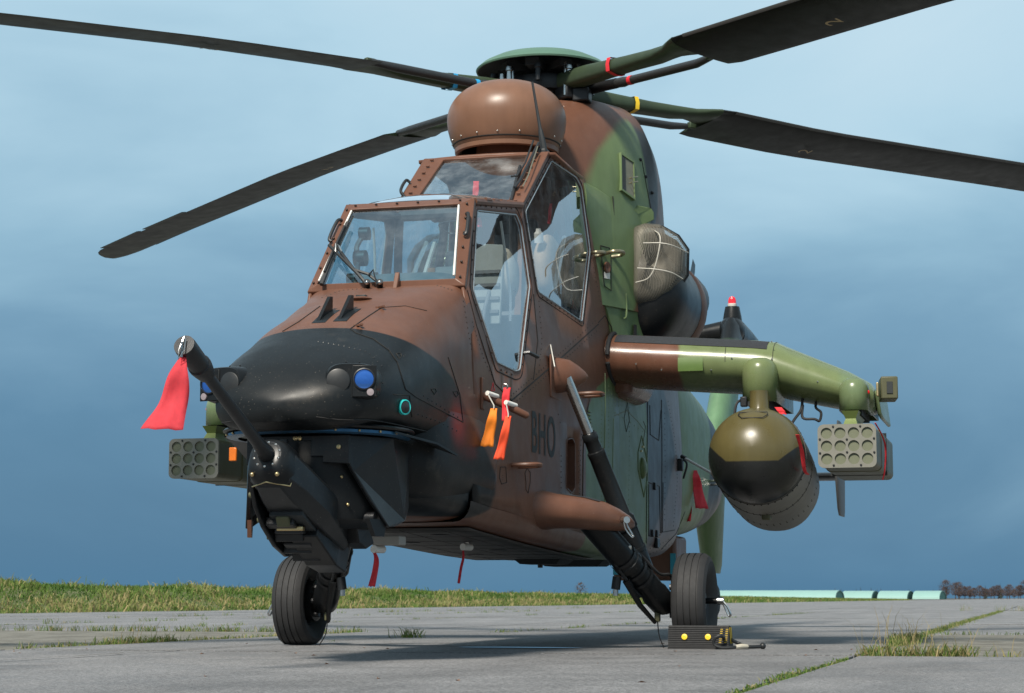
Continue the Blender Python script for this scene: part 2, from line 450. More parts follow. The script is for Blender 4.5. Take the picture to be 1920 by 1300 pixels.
def struct(o): o['kind'] = 'structure'; return o
g = MB()
g.add([(-3500, -3500, -.03), (400, -3500, -.03), (400, 3500, -.03), (-3500, 3500, -.03)], [(0, 1, 2, 3)])
ground = struct(g.build('ground', M_SOIL, fix=False, smooth=0))
apron = bpy.data.objects.new('apron', None); COL.objects.link(apron); struct(apron)
ydiv = [-15.2, -12.3, -7.5, -2.36, 2.22, 7.1, 12.0, 17.0]
xdiv = [20, 14.5, 8.6, 2.62, -3.36, -9.4, -15.4, -21.4, -27.4, -33.4, -45.4, -57.4]
for bi in range(len(ydiv) - 1):
    for si in range(len(xdiv) - 1):
        y0, y1 = ydiv[bi] + .012, ydiv[bi + 1] - .012; x1, x0 = xdiv[si] - .012, xdiv[si + 1] + .012
        if y0 < -12 : x1, x0 = x1, x0
        old = (x0 > -3.5 and x1 < 2.7) and bi != 3
        m = MB(); nx = max(2, int((x1 - x0) / .5)); dz = (rnd.random() - .5) * .006 - (.004 if old else 0)
        top = []
        for i in range(nx + 1):                          # ragged long edges
            t = x0 + (x1 - x0) * i / nx
            top.append((t, y0 + abs(rnd.gauss(0, .006)), dz))
        for i in range(nx, -1, -1):
            t = x0 + (x1 - x0) * i / nx
            top.append((t, y1 - abs(rnd.gauss(0, .006)), dz))
        m.prism([(a, b, dz - .12) for a, b, _ in top], (0, 0, .12))
        m.build('slab', M_OLDCON if old else M_ASPHALT, apron, smooth=0)
far = MB(); far.add([(-1500, -15.2, -.004), (-57.42, -15.2, -.004), (-57.42, 300, -.004), (-1500, 300, -.004)], [(0, 1, 2, 3)])
far.add([(-57.41, 17.02, -.004), (20, 17.02, -.004), (20, 300, -.004), (-57.41, 300, -.004)], [(0, 1, 2, 3)])
far.build('far_paving', M_ASPHALT, apron, smooth=0, fix=False)
# thin cracks within the centre bay
ck = MB()
for y, xa, xb in ((-1.36, 5.5, -2), (-1.22, -3.4, -30), (-5.0, -4, -30), (-9.7, -4, -45)):
    pts = [(xa + (xb - xa) * i / 50, y + rnd.gauss(0, .012)) for i in range(51)]
    for (a, b), (c, d) in zip(pts, pts[1:]):
        w = .006 + .006 * rnd.random()
        ck.add([(a, b - w, .0055), (c, d - w, .0055), (c, d + w, .0055), (a, b + w, .0055)], [(0, 1, 2, 3)])
struct(ck.build('pavement_crack', M_SOIL, apron, smooth=0, fix=False))
pd = MB(); pts = [(1.62 + .07 * math.sin(a) * (1 + .3 * math.sin(3 * a)), .26 + .36 * math.cos(a), .0045) for a in [2 * math.pi * k / 28 for k in range(28)]]
pd.add(pts, [tuple(range(28))])
M_WATER = material('water', lambda n: principled(n, (.02, .025, .03), .03, 0, .8))
struct(pd.build('puddle', M_WATER, smooth=0, fix=False))

def grass_mat(name, a, b, c):
    def fn(n):
        at = n.node('ShaderNodeAttribute', attribute_name='tint').outputs['Fac']
        r = n.node('ShaderNodeValToRGB'); n.put(r.inputs[0], at); e = r.color_ramp.elements
        e.new(.5)
        for el, p, q in zip(e, (0, .55, 1), (a, b, c)): el.position = p; el.color = (*q, 1)
        d = principled(n, r.outputs[0], .7, 0, .25)
        tl = n.node('ShaderNodeBsdfTranslucent'); n.put(tl.inputs[0], r.outputs[0])
        s = n.node('ShaderNodeMixShader'); s.inputs[0].default_value = .3
        n.t.links.new(d, s.inputs[1]); n.t.links.new(tl.outputs[0], s.inputs[2]); return s.outputs[0]
    return material(name, fn)
M_GRASS = grass_mat('grass_blades', (.060, .125, .022), (.140, .205, .045), (.36, .28, .14))
def blades(name, items, mat, kind='stuff'):
    """items: (x,y,z,height,width,tint,lean)"""
    n = len(items); A = np.array(items, float)
    ang = np.random.RandomState(len(items)).rand(n) * 2 * np.pi; la = np.random.RandomState(3).rand(n) * 2 * np.pi
    dx, dy = np.cos(ang) * A[:, 4] / 2, np.sin(ang) * A[:, 4] / 2
    lx, ly = np.cos(la) * A[:, 6] * A[:, 3], np.sin(la) * A[:, 6] * A[:, 3]
    V = np.empty((n, 5, 3))
    V[:, 0] = np.stack([A[:, 0] - dx, A[:, 1] - dy, A[:, 2]], 1); V[:, 1] = np.stack([A[:, 0] + dx, A[:, 1] + dy, A[:, 2]], 1)
    hm = A[:, 2] + A[:, 3] * .6
    V[:, 2] = np.stack([A[:, 0] + dx * .7 + lx * .4, A[:, 1] + dy * .7 + ly * .4, hm], 1)
    V[:, 3] = np.stack([A[:, 0] - dx * .7 + lx * .4, A[:, 1] - dy * .7 + ly * .4, hm], 1)
    V[:, 4] = np.stack([A[:, 0] + lx, A[:, 1] + ly, A[:, 2] + A[:, 3] * (1 - .35 * A[:, 6])], 1)
    me = bpy.data.meshes.new(name)
    idx = np.arange(n)[:, None] * 5
    F = np.concatenate([idx + [0, 1, 2], idx + [0, 2, 3], idx + [3, 2, 4]], 1).reshape(-1, 3)
    me.from_pydata(V.reshape(-1, 3).tolist(), [], F.tolist())
    at = me.attributes.new('tint', 'FLOAT', 'POINT'); at.data.foreach_set('value', np.repeat(A[:, 5], 5).astype(np.float32))
    me.materials.append(mat); o = bpy.data.objects.new(name, me); COL.objects.link(o)
    if kind: o['kind'] = kind
    return o
# grass bank along the apron edge
def bank_h(x): return float(np.interp(x, [-260, -160, -95, -60, -35, 20], [.02, .16, .30, .43, .50, .56]))
def bank_z(x, y):
    t = min(1, max(0, (-15.1 - y) / 2.6)); return bank_h(x) * (t * t * (3 - 2 * t)) + .03 * math.sin(x * .7) * t + .025 * math.sin(x * .23 + y) * t
M_TURF = material('turf', lambda n: principled(n, n.mix(n.noise(2.5, 6, .7), (.050, .085, .020), (.16, .145, .06)), .95, normal=n.bump(n.noise(14, 4), .8, .06)))
bk = MB(); xs = list(np.linspace(20, -60, 90)) + list(np.linspace(-62, -300, 80)); ys = [-15.05, -15.6, -16.2, -16.9, -17.7, -19.5, -24, -40, -400]
bk.loft([[(x, y, bank_z(x, y) - (.02 if y > -15.1 else 0)) for y in ys] for x in xs], closed=False)
struct(bk.build('grass_bank', M_TURF, fix=False))
it = []
for k in range(90000):
    x = 6 - 95 * rnd.random() ** 1.25; y = -15.1 - 4.2 * rnd.random() ** 1.1
    t = (-15.1 - y) / 3; cl = math.sin(x * .9 + 2 * math.sin(y * 1.3)) * math.sin(x * .37 + y) + .5 * math.sin(x * 2.3 - y * 2)
    dry = rnd.random() < ((.42 if t < .4 else .10) + .16 * cl)
    it.append((x, y, bank_z(x, y) - .02, (.065 + .14 * rnd.random() ** 1.6) * (1.25 if dry else .9) * (1 + .35 * cl) + (.2 if rnd.random() < .004 else 0), .018 + .014 * rnd.random() + abs(x) * .0002, (.66 + .34 * rnd.random()) if dry else min(.62, max(0, .3 + .25 * cl + .3 * (rnd.random() - .5))), .2 + .9 * rnd.random()))
for k in range(40000):
    x = -80 - 190 * rnd.random(); y = -15.0 - 5 * rnd.random()
    it.append((x, y, bank_z(x, y) - .02, .12 + .18 * rnd.random(), .06, rnd.random() ** 1.3, .2 + .6 * rnd.random()))
tag(blades('bank_grass', it, M_GRASS), 'tall mixed green and straw grass covering the bank beside the apron', 'grass')
# tufts in the joints
it = []
def tuft(x, y, n, h, r, dry=.3, stalk=0):
    for _ in range(n):
        a = rnd.gauss(0, r); b = rnd.gauss(0, r * .45)
        d = rnd.random() < dry
        it.append((x + a, y + b, -.01, h * (.35 + .8 * rnd.random()), .0035 + .004 * rnd.random(), (.72 + .28 * rnd.random()) if d else rnd.random() * .6, .25 + .9 * rnd.random()))
    for _ in range(stalk):
        it.append((x + rnd.gauss(0, r), y + rnd.gauss(0, r), -.01, h * (1.6 + 1.6 * rnd.random()), .004, .92 + .08 * rnd.random(), .15 + .5 * rnd.random()))
def row_x(y, xa, xb, step, n, h, p=1.0, dry=.3, r=.05):
    x = xa
    while x > xb:
        if rnd.random() < p: tuft(x, y + rnd.gauss(0, .012), int(n * (.4 + rnd.random())), h * (.5 + .8 * rnd.random()), r, dry)
        x -= step
def row_y(x, ya, yb, step, n, h, p=1.0, dry=.3, stalk=0):
    y = ya
    while y < yb:
        if rnd.random() < p:
            q = n * (.4 + rnd.random())
            for _ in range(int(q)):
                d = rnd.random() < dry
                it.append((x + rnd.gauss(0, .025), y + rnd.gauss(0, step * .6), -.01, h * (.3 + .9 * rnd.random()), .0035 + .004 * rnd.random(), (.72 + .28 * rnd.random()) if d else rnd.random() * .6, .25 + .9 * rnd.random()))
            for _ in range(stalk):
                it.append((x + rnd.gauss(0, .05), y + rnd.gauss(0, step), -.01, h * (1.4 + 1.7 * rnd.random()), .003, .9 + .1 * rnd.random(), .2 + .6 * rnd.random()))
        y += step
row_x(2.21, 6.6, 3.1, .035, 26, .024, .62, .15, .03)        # green moss-like strip running towards the camera
row_x(2.215, 2.7, -.2, .05, 14, .025, .2, .2)
row_x(2.215, -.3, -30, .12, 26, .05, .9, .35, .08)
row_y(2.62, 2.25, 2.78, .03, 34, .085, 1, .45, 2)           # straw clump in front of the old slab
row_y(2.62, 2.8, 7, .06, 12, .055, .55, .5, 1)
for k in range(9): tuft(.5 - .16 * k, 2.25 + .02 * rnd.random(), 55, .10, .09, .5, 2)
row_x(2.22, 2.6, .6, .05, 12, .03, .3, .4)
row_y(-3.36, 2.3, 7, .08, 16, .05, .8, .25)
row_x(-2.36, 5, 2.7, .06, 12, .04, .4, .3)
row_x(-2.36, 2.5, -3.3, .05, 22, .045, .7, .45)
for k in range(12): tuft(1.5 - .09 * k, -2.36, 40, .075, .06, .5, 1)
row_y(-3.36, -7.3, -2.4, .04, 22, .075, .7, .35, 0)
row_x(-1.36, 5.2, -1, .2, 14, .03, .35, .2, .03)
row_x(-1.22, -3.4, -26, .35, 30, .05, .55, .2, .07)
row_x(-7.5, 2, -30, .3, 26, .07, .5, .25, .08)
row_x(-5, -4, -28, .5, 26, .06, .35, .25, .07)
row_x(-9.7, -4, -45, .6, 30, .08, .4, .3, .1)
tuft(-1.1, -1.25, 130, .10, .09, .35)
for y in np.arange(2.5, 40, .5): tuft(-57 + rnd.gauss(0, .3), y, 50, .30, .25, .6) if rnd.random() < .6 else None
for y in np.arange(1, 22, .4): tuft(-33.4 + rnd.gauss(0, .1), y, 36, .20, .2, .6) if rnd.random() < .55 else None
tag(blades('joint_grass', it, M_GRASS), 'grass tufts and moss growing in the apron joints', 'grass')
lf = MB()
for _ in range(26):
    x, y = 6.3 - 6 * rnd.random(), -2 + 5 * rnd.random(); s = .008 + .010 * rnd.random(); a = rnd.random() * 6.28
    lf.add([(x + s * math.cos(a), y + s * math.sin(a), .006), (x - s * .5 * math.sin(a), y + s * .5 * math.cos(a), .012), (x - s * math.cos(a), y - s * math.sin(a), .006), (x + s * .5 * math.sin(a), y - s * .5 * math.cos(a), .010)], [(0, 1, 2, 3)])
o = lf.build('leaf_litter', M_LBROWN, smooth=0, fix=False); o['kind'] = 'stuff'; tag(o, 'small dead leaves and crumbs scattered on the tarmac', 'leaves')

# arched hangars far across the field
M_HANG = simple('hangar_sheet', (.22, .37, .335), .6, 0, .08, .3)
M_HEND = simple('hangar_door', (.12, .27, .22), .7, 0, .1, .3)
def at_dist(u, dist, z=0.0):
    q = ray(u, 1122); q = q / math.hypot(q[0], q[1]); return Vector((CP[0] + q[0] * dist, CP[1] + q[1] * dist, z))
hl = ['leftmost', '', '', '']
hang = [(1575, 560, 270, 'pale green arched hangar with the longest roof, beside the grass bank'),
        (1642, 600, 60, 'pale green arched hangar next to the one with the longest roof'),
        (1708, 600, 58, 'pale green arched hangar, third along from the grass bank'),
        (1768, 600, 52, 'pale green arched hangar standing next to the bare trees')]
for u, dist, length, lab in hang:
    e = at_dist(u, dist); rgt = Vector((RT[0], RT[1], 0)); dep = Vector((DH[0], DH[1], 0))
    axis = (-rgt * .93 + dep * .36).normalized(); across = Vector((axis.y, -axis.x, 0))
    root = thing('arched_hangar', lab, 'hangar', e, 'hangars across the airfield')
    W, H = 3.4 * dist / 600 * 1.9, 2.45; ln = length * dist / FPX * .93 if u > 1600 else 38
    prof = [(-W + 2 * W * i / 16) for i in range(17)]
    ring = lambda o: [o + across * (W * math.cos(math.pi * (1 - i / 16))) + Vector((0, 0, H * math.sin(math.pi * i / 16))) for i in range(17)]
    m = MB(); m.loft([ring(Vector((0, 0, 0))), ring(axis * ln)], closed=False); m.build('roof', M_HANG, root, smooth=0)
    m = MB(); r0 = ring(-axis * -.15); m.add(r0, [tuple(range(17))]); m.build('end_wall', M_HEND, root, smooth=0)
    m = MB(); r1 = ring(-axis * .05); r2 = [Vector((p.x * .9, p.y * .9, p.z * .9)) for p in r1]
    m.loft([r1, r2], closed=False); m.build('arch_rim', M_HANG, root, smooth=0)

# trees on the horizon
M_BARK = simple('bark', (.075, .055, .045), .9)
M_TWIG = simple('twigs', (.085, .060, .055), .9, 0, .3, 3)
M_CONIF = simple('conifer_needles', (.030, .050, .040), .9, 0, .4, 3)
def bare_tree(loc, h, lab, nt=760):
    root = thing('bare_tree', lab, 'tree', loc, 'bare trees on the horizon'); m = MB(); cr = MB()
    m.tube([(0, 0, 0), (.1, 0, h * .3), (-.1, .1, h * .7)], [h * .035, h * .025, h * .01], 6)
    for _ in range(7):
        a = rnd.random() * 6.28; z0 = h * (.2 + .4 * rnd.random()); l = h * (.25 + .25 * rnd.random())
        m.tube([(0, 0, z0), (math.cos(a) * l * .6, math.sin(a) * l * .6, z0 + l * .6)], [h * .014, h * .005], 5)
    for _ in range(nt):
        a = rnd.random() * 6.28; t = rnd.random(); rr = h * .42 * math.sqrt(rnd.random()) * math.sin(math.pi * (.12 + .8 * t)); z = h * (.22 + .78 * t)
        x, y = math.cos(a) * rr, math.sin(a) * rr; l = h * .13; w = .045 + .04 * rnd.random()
        d = Vector((x * .5 + rnd.gauss(0, .4), y * .5 + rnd.gauss(0, .4), abs(rnd.gauss(.6, .5)))).normalized() * l
        sv = Vector((rnd.gauss(0, 1), rnd.gauss(0, 1), 0)).normalized() * w
        cr.add([Vector((x, y, z)) - sv, Vector((x, y, z)) + sv, Vector((x, y, z)) + d], [(0, 1, 2)])
    m.build('trunk', M_BARK, root, smooth=0); cr.build('crown', M_TWIG, root, smooth=0, fix=False)
def conifer(loc, h, lab):
    root = thing('conifer', lab, 'tree', loc, 'conifers behind the hangars'); m = MB(); cr = MB()
    m.cyl((0, 0, 0), (0, 0, h * .9), h * .02, h * .005, 6)
    for _ in range(260):
        t = rnd.random(); a = rnd.random() * 6.28; rr = h * .19 * (1 - t) * (.4 + .7 * rnd.random()); z = h * (.12 + .88 * t)
        p = Vector((0, 0, z)); q = Vector((math.cos(a) * rr, math.sin(a) * rr, z - rr * .5)); s = Vector((-math.sin(a), math.cos(a), 0)) * rr * .35
        cr.add([p, q - s, q + s], [(0, 1, 2)])
    m.build('trunk', M_BARK, root, smooth=0); cr.build('crown', M_CONIF, root, smooth=0, fix=False)
for k in range(22):
    u = 1772 + 7.2 * k + rnd.gauss(0, 2); h = 3.6 + 2.2 * rnd.random() + (1.5 if k in (1, 2, 3) else 0) + (1.2 if k > 18 else 0)
    bare_tree(at_dist(u, 690 + 60 * rnd.random()), h * .88, 'leafless brown tree in the wood next to the hangars')
for u, h in ((1555, 3.6), (1566, 4.7), (1577, 4.3), (1606, 4.4), (1614, 5.0), (1634, 4.8), (1645, 4.2), (1652, 4.6), (1672, 3.9), (1705, 4.2), (1750, 4.2)):
    conifer(at_dist(u, 760), h * .97, 'small dark conifer rising behind the arched hangars')
for u, h in ((1848, 5.0), (1876, 5.6)):
    conifer(at_dist(u, 700), h, 'dark conifer standing among the bare trees')
bare_tree(at_dist(1088, 300), 2.5, 'lone leafless shrub beyond the grass bank under the helicopter', 160)

# ================================================================== HELICOPTER
heli = thing('attack_helicopter', 'camouflaged attack helicopter with nose gun and roof sight parked on the apron', 'helicopter')
def P(mb, name, mat, parent=heli, **k): return mb.build(name, mat, parent, **k)
def belly_z(X): return float(np.interp(X, [-2.2, -.7, .3, 1, 2, 3, 3.6], [.60, .53, .53, .545, .58, .625, .66]))
def px2(pts): return [(lambda p: (p.x, p.z))(side(u, v)) for u, v in pts]
def inside(p, poly):
    x, y = p; c = False; n = len(poly)
    for i in range(n):
        (x1, y1), (x2, y2) = poly[i], poly[(i + 1) % n]
        if (y1 > y) != (y2 > y) and x < (x2 - x1) * (y - y1) / (y2 - y1) + x1: c = not c
    return c
def rounded(poly, r=.03, n=4):
    out = []; m = len(poly)
    for i in range(m):
        a, b, c = Vector(poly[i - 1]), Vector(poly[i]), Vector(poly[(i + 1) % m])
        d1, d2 = (a - b), (c - b); k = min(r, d1.length * .4, d2.length * .4)
        p, q = b + d1.normalized() * k, b + d2.normalized() * k
        for j in range(n + 1):
            t = j / n; out.append(tuple(p * (1 - t) ** 2 + b * 2 * t * (1 - t) + q * t * t))
    return out
def inset(poly, d):
    """offset a 2D polygon outwards (d>0) or inwards (d<0)"""
    m = len(poly); area = sum(poly[i][0] * poly[(i + 1) % m][1] - poly[(i + 1) % m][0] * poly[i][1] for i in range(m)); sg = 1 if area > 0 else -1
    out = []
    for i in range(m):
        a, b, c = Vector(poly[i - 1]), Vector(poly[i]), Vector(poly[(i + 1) % m])
        n1 = Vector(((b - a).y, -(b - a).x)).normalized() * sg; n2 = Vector(((c - b).y, -(c - b).x)).normalized() * sg
        k = (n1 + n2); k = k / max(.35, k.length_squared / 2); out.append(tuple(b + k * d))
    return out
def patch(outline, holes=(), yoff=0.0, step=.16):
    """flank surface bounded by an XZ outline with holes"""
    pts = []; edges = []
    for poly in [outline] + list(holes):
        o = len(pts); dense = []
        for i in range(len(poly)):
            a, b = Vector(poly[i]), Vector(poly[(i + 1) % len(poly)]); k = max(1, int((b - a).length / .12))
            dense += [a.lerp(b, j / k) for j in range(k)]
        pts += dense; edges += [(o + i, o + (i + 1) % len(dense)) for i in range(len(dense))]
    nb = len(pts); xs = [p[0] for p in outline]; zs = [p[1] for p in outline]
    bx = np.arange(min(xs), max(xs), step); bz = np.arange(min(zs), max(zs), step)
    B = np.array([tuple(p) for p in pts])
    for x in bx:
        for z in bz:
            if inside((x, z), outline) and not any(inside((x, z), h) for h in holes) and np.min((B[:, 0] - x) ** 2 + (B[:, 1] - z) ** 2) > .003:
                pts.append(Vector((x, z)))
    vs_, _, fs, *_ = delaunay_2d_cdt([Vector(p) for p in pts], edges, [], 0, 1e-6)
    keep = []
    for f in fs:
        cx = sum(vs_[i][0] for i in f) / 3; cz = sum(vs_[i][1] for i in f) / 3
        if inside((cx, cz), outline) and not any(inside((cx, cz), h) for h in holes): keep.append(tuple(f))
    m = MB(); m.add([(p[0], side_y(p[0], p[1]) + yoff, p[1]) for p in vs_], keep); return m

# key canopy corners (left side); mirrored for the right
WB, WT, JN, RTP, RFT, RFB = (3.225, 1.813), (2.84, 2.295), (2.02, 2.44), (1.393, 2.884), (.64, 2.885), (.27, 2.10)
def v3(p, off=0.0): return Vector((p[0], side_y(*p) + off, p[1]))
door_glass = rounded(px2([(895, 395), (968, 403), (977, 425), (993, 537), (974, 694), (966, 696), (931, 679), (887, 544)]), .02)
rear_glass = rounded(px2([(1034, 302), (1080, 333), (1090, 352), (1106, 470), (1091, 603), (1009, 547), (985, 397)]), .02)
skin_out = [(3.26, belly_z(3.26) + .10), (3.26, 1.79), WB, WT, JN, RTP, RFT, RFB, (.25, 2.05), (.25, belly_z(.25) + .10), (1.0, belly_z(1) + .10), (2, belly_z(2) + .1)]
slot = rounded(px2([(1063, 824), (1073, 822), (1078, 832), (1078, 915), (1072, 925), (1062, 915)]), .02)
sk = patch(skin_out, [door_glass, rear_glass, slot])
sk_bvh_src = (sk.v[:], sk.f[:])
for s_, m in ((1, sk), (-1, sk.mirror())):
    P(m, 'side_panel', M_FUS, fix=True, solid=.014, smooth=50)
# belly with rounded chines
rings = []
for X in np.linspace(3.30, .25, 16):
    b = belly_z(X); y0 = side_y(X, .7); h = []
    for a in np.linspace(0, math.pi / 2, 6): h.append((y0 - .08 + .08 * math.cos(a), b + .10 - .10 * math.sin(a)))
    h += [(y0 * .5, b - .003), (0, b - .004)]
    rings.append([(X, y, z) for y, z in h] + [(X, -y, z) for y, z in h[-2::-1]])
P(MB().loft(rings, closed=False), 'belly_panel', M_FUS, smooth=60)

rings = [[(X, y, belly_z(X) - .009) for y in np.linspace(-.385, .385, 7)] for X in np.linspace(3.1, .25, 14)]
M_BELLY = simple('grimy_belly', (.040, .037, .034), .55, .1, .5, 5, .3)
bp_ = P(MB().loft(rings, closed=False), 'belly_skin', M_BELLY, solid=.004)
for X in np.linspace(2.9, .4, 9): P(MB().box((X, 0, belly_z(X) - .011), (.008, .74, .006)), 'belly_joint', M_LINE, bp_)
for y in (-.22, 0, .22): P(MB().tube([(X, y, belly_z(X) - .011) for X in np.linspace(3.0, .3, 8)], .004, 5), 'belly_joint', M_LINE, bp_)
for X, y in ((2.7, .12), (2.2, -.2), (1.5, .1), (1.1, -.15)): P(MB().lathe((X, y, belly_z(X) - .010), (0, 0, -1), [(0, .06), (.006, .055), (.007, .0)], 18), 'belly_hatch', M_GUNMETAL, bp_)
# nose hood (above the gun ring)
def nose_ring(X):
    w = np.interp(X, [3.2, 3.30, 3.6, 4.0, 4.3, 4.45, 4.57, 4.64, 4.68, 4.695], [.4635, .459, .445, .43, .41, .385, .33, .24, .13, .02])
    zt = np.interp(X, [3.18, 3.6, 4.0, 4.18, 4.4, 4.56, 4.65, 4.685, 4.695], [1.832, 1.715, 1.565, 1.478, 1.375, 1.275, 1.185, 1.13, 1.10])
    zb = np.interp(X, [3.2, 4.6, 4.68, 4.695], [.985, .985, 1.02, 1.07]); zw = np.interp(X, [3.2, 4.5, 4.695], [1.17, 1.16, 1.085])
    n = np.interp(X, [3.2, 3.27, 3.34, 3.5, 3.8, 4.2, 4.6], [14, 12, 7.5, 4.8, 3.4, 2.7, 2.5])
    half = []
    for a in np.linspace(-math.pi / 2, 0, 9)[:-1]:
        half.append((w * math.cos(a) ** (2 / 3.4), zw + (zw - zb) * math.copysign(abs(math.sin(a)) ** (2 / 3.4), a)))
    for a in np.linspace(0, math.pi / 2, 22):
        z = zw + (zt - zw) * math.sin(a) ** (2 / n) if a > 0 else zw
        y = w * max(math.cos(a), 0) ** (2 / n)
        tap = side_y(3.26, z) / side_y(3.26, 1.17); half.append((y * tap, z))
    half[0] = (0, half[0][1]); half[-1] = (0, half[-1][1])
    return [(X, y, z) for y, z in half] + [(X, -y, z) for y, z in half[-2:0:-1]]
NX = [3.19, 3.23, 3.262, 3.29, 3.32, 3.36] + list(np.linspace(3.41, 4.3, 18)) + [4.36, 4.42, 4.48, 4.53, 4.57, 4.605, 4.635, 4.66, 4.678, 4.69, 4.695]
nose_rings = [nose_ring(x) for x in NX]
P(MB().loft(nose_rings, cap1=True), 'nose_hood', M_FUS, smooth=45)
def hood_z(X, Y):
    """height of the hood surface at X,Y"""
    r = nose_ring(X); h = [(y, z) for _, y, z in r[8:30]]
    for (y1, z1), (y2, z2) in zip(h, h[1:]):
        if y2 <= abs(Y) <= y1: return z1 + (z2 - z1) * (abs(Y) - y1) / ((y2 - y1) or 1)
    return h[-1][1]
# bulged chin behind the gun
rings = []
for X, w, zt, zb in ((2.87, .45, 1.08, .74), (2.90, .478, 1.16, .715), (2.96, .485, 1.22, .70), (3.3, .467, 1.30, .69), (3.6, .452, 1.30, .695), (3.78, .42, 1.25, .72), (3.86, .36, 1.2, .78), (3.88, .2, 1.1, .9)):
    zc, hh = (zt + zb) / 2, (zt - zb) / 2
    rings.append([(X, w * math.copysign(abs(math.cos(a)) ** .35, math.cos(a)), zc + hh * math.copysign(abs(math.sin(a)) ** .6, math.sin(a))) for a in [2 * math.pi * k / 40 for k in range(40)]])
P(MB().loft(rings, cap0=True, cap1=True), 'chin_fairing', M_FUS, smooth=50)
rings = []
for X, w, zt, zb in ((3.28, .44, .95, belly_z(3.28)), (3.6, .40, .95, .665), (3.78, .33, .95, .70), (3.84, .2, .9, .76)):
    zc, hh = (zt + zb) / 2, (zt - zb) / 2
    rings.append([(X, w * math.copysign(abs(math.cos(a)) ** .4, math.cos(a)), zc + hh * math.copysign(abs(math.sin(a)) ** .5, math.sin(a))) for a in [2 * math.pi * k / 32 for k in range(32)]])
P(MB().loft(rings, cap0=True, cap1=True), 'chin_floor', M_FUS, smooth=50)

# aft fuselage and tail boom
def aft_ring(X, w, zb, zt, n, taper=True):
    out = []
    for k in range(64):
        a = 2 * math.pi * k / 64; zc, hh = (zt + zb) / 2, (zt - zb) / 2
        z = zc + hh * math.copysign(abs(math.sin(a)) ** (2 / n), math.sin(a)); y = w * math.copysign(abs(math.cos(a)) ** (2 / n), math.cos(a))
        if taper: y *= side_y(X, z) / side_y(X, 1.0)
        out.append((X, y, z))
    return out
secs = [(.249, side_y(.25, 1), .53, 2.2, 14), (-.2, side_y(-.2, 1), .53, 2.2, 12), (-.7, .57, .53, 2.2, 10), (-1.2, .57, .545, 2.2, 9), (-1.6, .565, .565, 2.2, 8), (-1.9, .555, .595, 2.2, 6.5), (-2.1, .535, .63, 2.18, 5.5), (-2.25, .505, .66, 2.15, 5)]
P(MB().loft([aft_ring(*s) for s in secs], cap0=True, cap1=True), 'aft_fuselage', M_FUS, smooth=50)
secs = [(-2.15, .49, .70, 2.1, 4.5), (-2.3, .515, .69, 2.1, 4.2), (-2.8, .515, .72, 2.05, 4), (-3.6, .505, .78, 1.98, 3.6), (-4.2, .49, .84, 1.9, 3.2), (-4.6, .455, .90, 1.85, 3), (-4.75, .40, .97, 1.83, 2.8), (-5.2, .30, 1.15, 1.8, 2.4), (-6.5, .23, 1.28, 1.75, 2.2), (-8.2, .13, 1.38, 1.68, 2)]
P(MB().loft([aft_ring(*s, taper=False) for s in secs], cap0=True, cap1=True), 'tail_boom', M_FUS, smooth=50)

# fin, ventral fin, stabiliser, tail rotor gearbox and beacon
def airfoil(c0, chord, th, n=14):
    """points (x back from LE, half thickness) closed loop"""
    up = []
    for i in range(n + 1):
        x = (1 - math.cos(math.pi * i / n)) / 2
        t = 5 * th * (.2969 * math.sqrt(x) - .126 * x - .3516 * x * x + .2843 * x ** 3 - .1015 * x ** 4); up.append((c0 - x * chord, t * chord))
    return [(x, t) for x, t in up] + [(x, -t) for x, t in up[-2:0:-1]]
def fin(z_le, name, mat):
    rings = [[(x, y + yo, z) for x, y in airfoil(xl, ch, th)] for z, xl, ch, th, yo in z_le]
    return P(MB().loft(rings, cap0=True, cap1=True), name, mat, smooth=40)
fin([(1.35, -6.25, 1.5, .20, .02), (1.75, -6.5, 1.3, .21, .03), (2.6, -7.25, 1.1, .22, .05), (3.08, -7.65, .95, .20, .06), (3.16, -7.75, .8, .12, .06)], 'tail_fin', M_TAIL)
fin([(.52, -6.55, .7, .16, 0), (.60, -6.45, .85, .2, 0), (1.45, -6.1, 1.4, .22, 0)], 'ventral_fin', M_FUS)
m = MB(); m.lathe((-6.75, 0, .26), (0, 1, 0), [(-.055, .05), (-.06, .12), (-.04, .16), (.04, .16), (.06, .12), (.055, .05)], 24)
tw = P(m, 'tail_wheel', M_RUBBER)
for s_ in (1, -1):
    rings = [[(x, s_ * y, 1.40 + z) for x, z in airfoil(-5.95, .62, .12)] for y in (.1, 1.28)]
    st = P(MB().loft(rings, cap0=True, cap1=True), 'tailplane', M_BLACK, smooth=40)
    rings = [[(x, s_ * (1.30 + y), z) for x, y in airfoil(xl, ch, .06)] for z, xl, ch in ((1.04, -6.1, .5), (1.10, -6.0, .65), (1.40, -5.85, .85), (1.80, -6.0, .65), (1.92, -6.1, .4))]
    P(MB().loft(rings, cap0=True, cap1=True), 'end_plate', simple('plate_grey', (.075, .07, .065), .5), st, smooth=40)
m = MB(); m.ball((-7.95, .05, 3.05), .17, (1.3, .8, .85)); m.cyl((-7.95, 0, 3.05), (-7.95, -.45, 3.0), .11, .07, 16)
gb = P(m, 'tail_gearbox', M_BLACK)
m = MB(); m.loft([[(x, .12 + .5 * hw * math.cos(a), 3.045 + dz + hw * math.sin(a)) for a in [2 * math.pi * k / 16 for k in range(16)]] for x, hw, dz in ((-8.0, .12, 0), (-8.3, .105, .01), (-8.8, .085, .02), (-9.3, .07, .01), (-9.42, .02, -.02))], cap0=True, cap1=True)
P(m, 'gearbox_fairing', M_BLACK, gb, smooth=60)
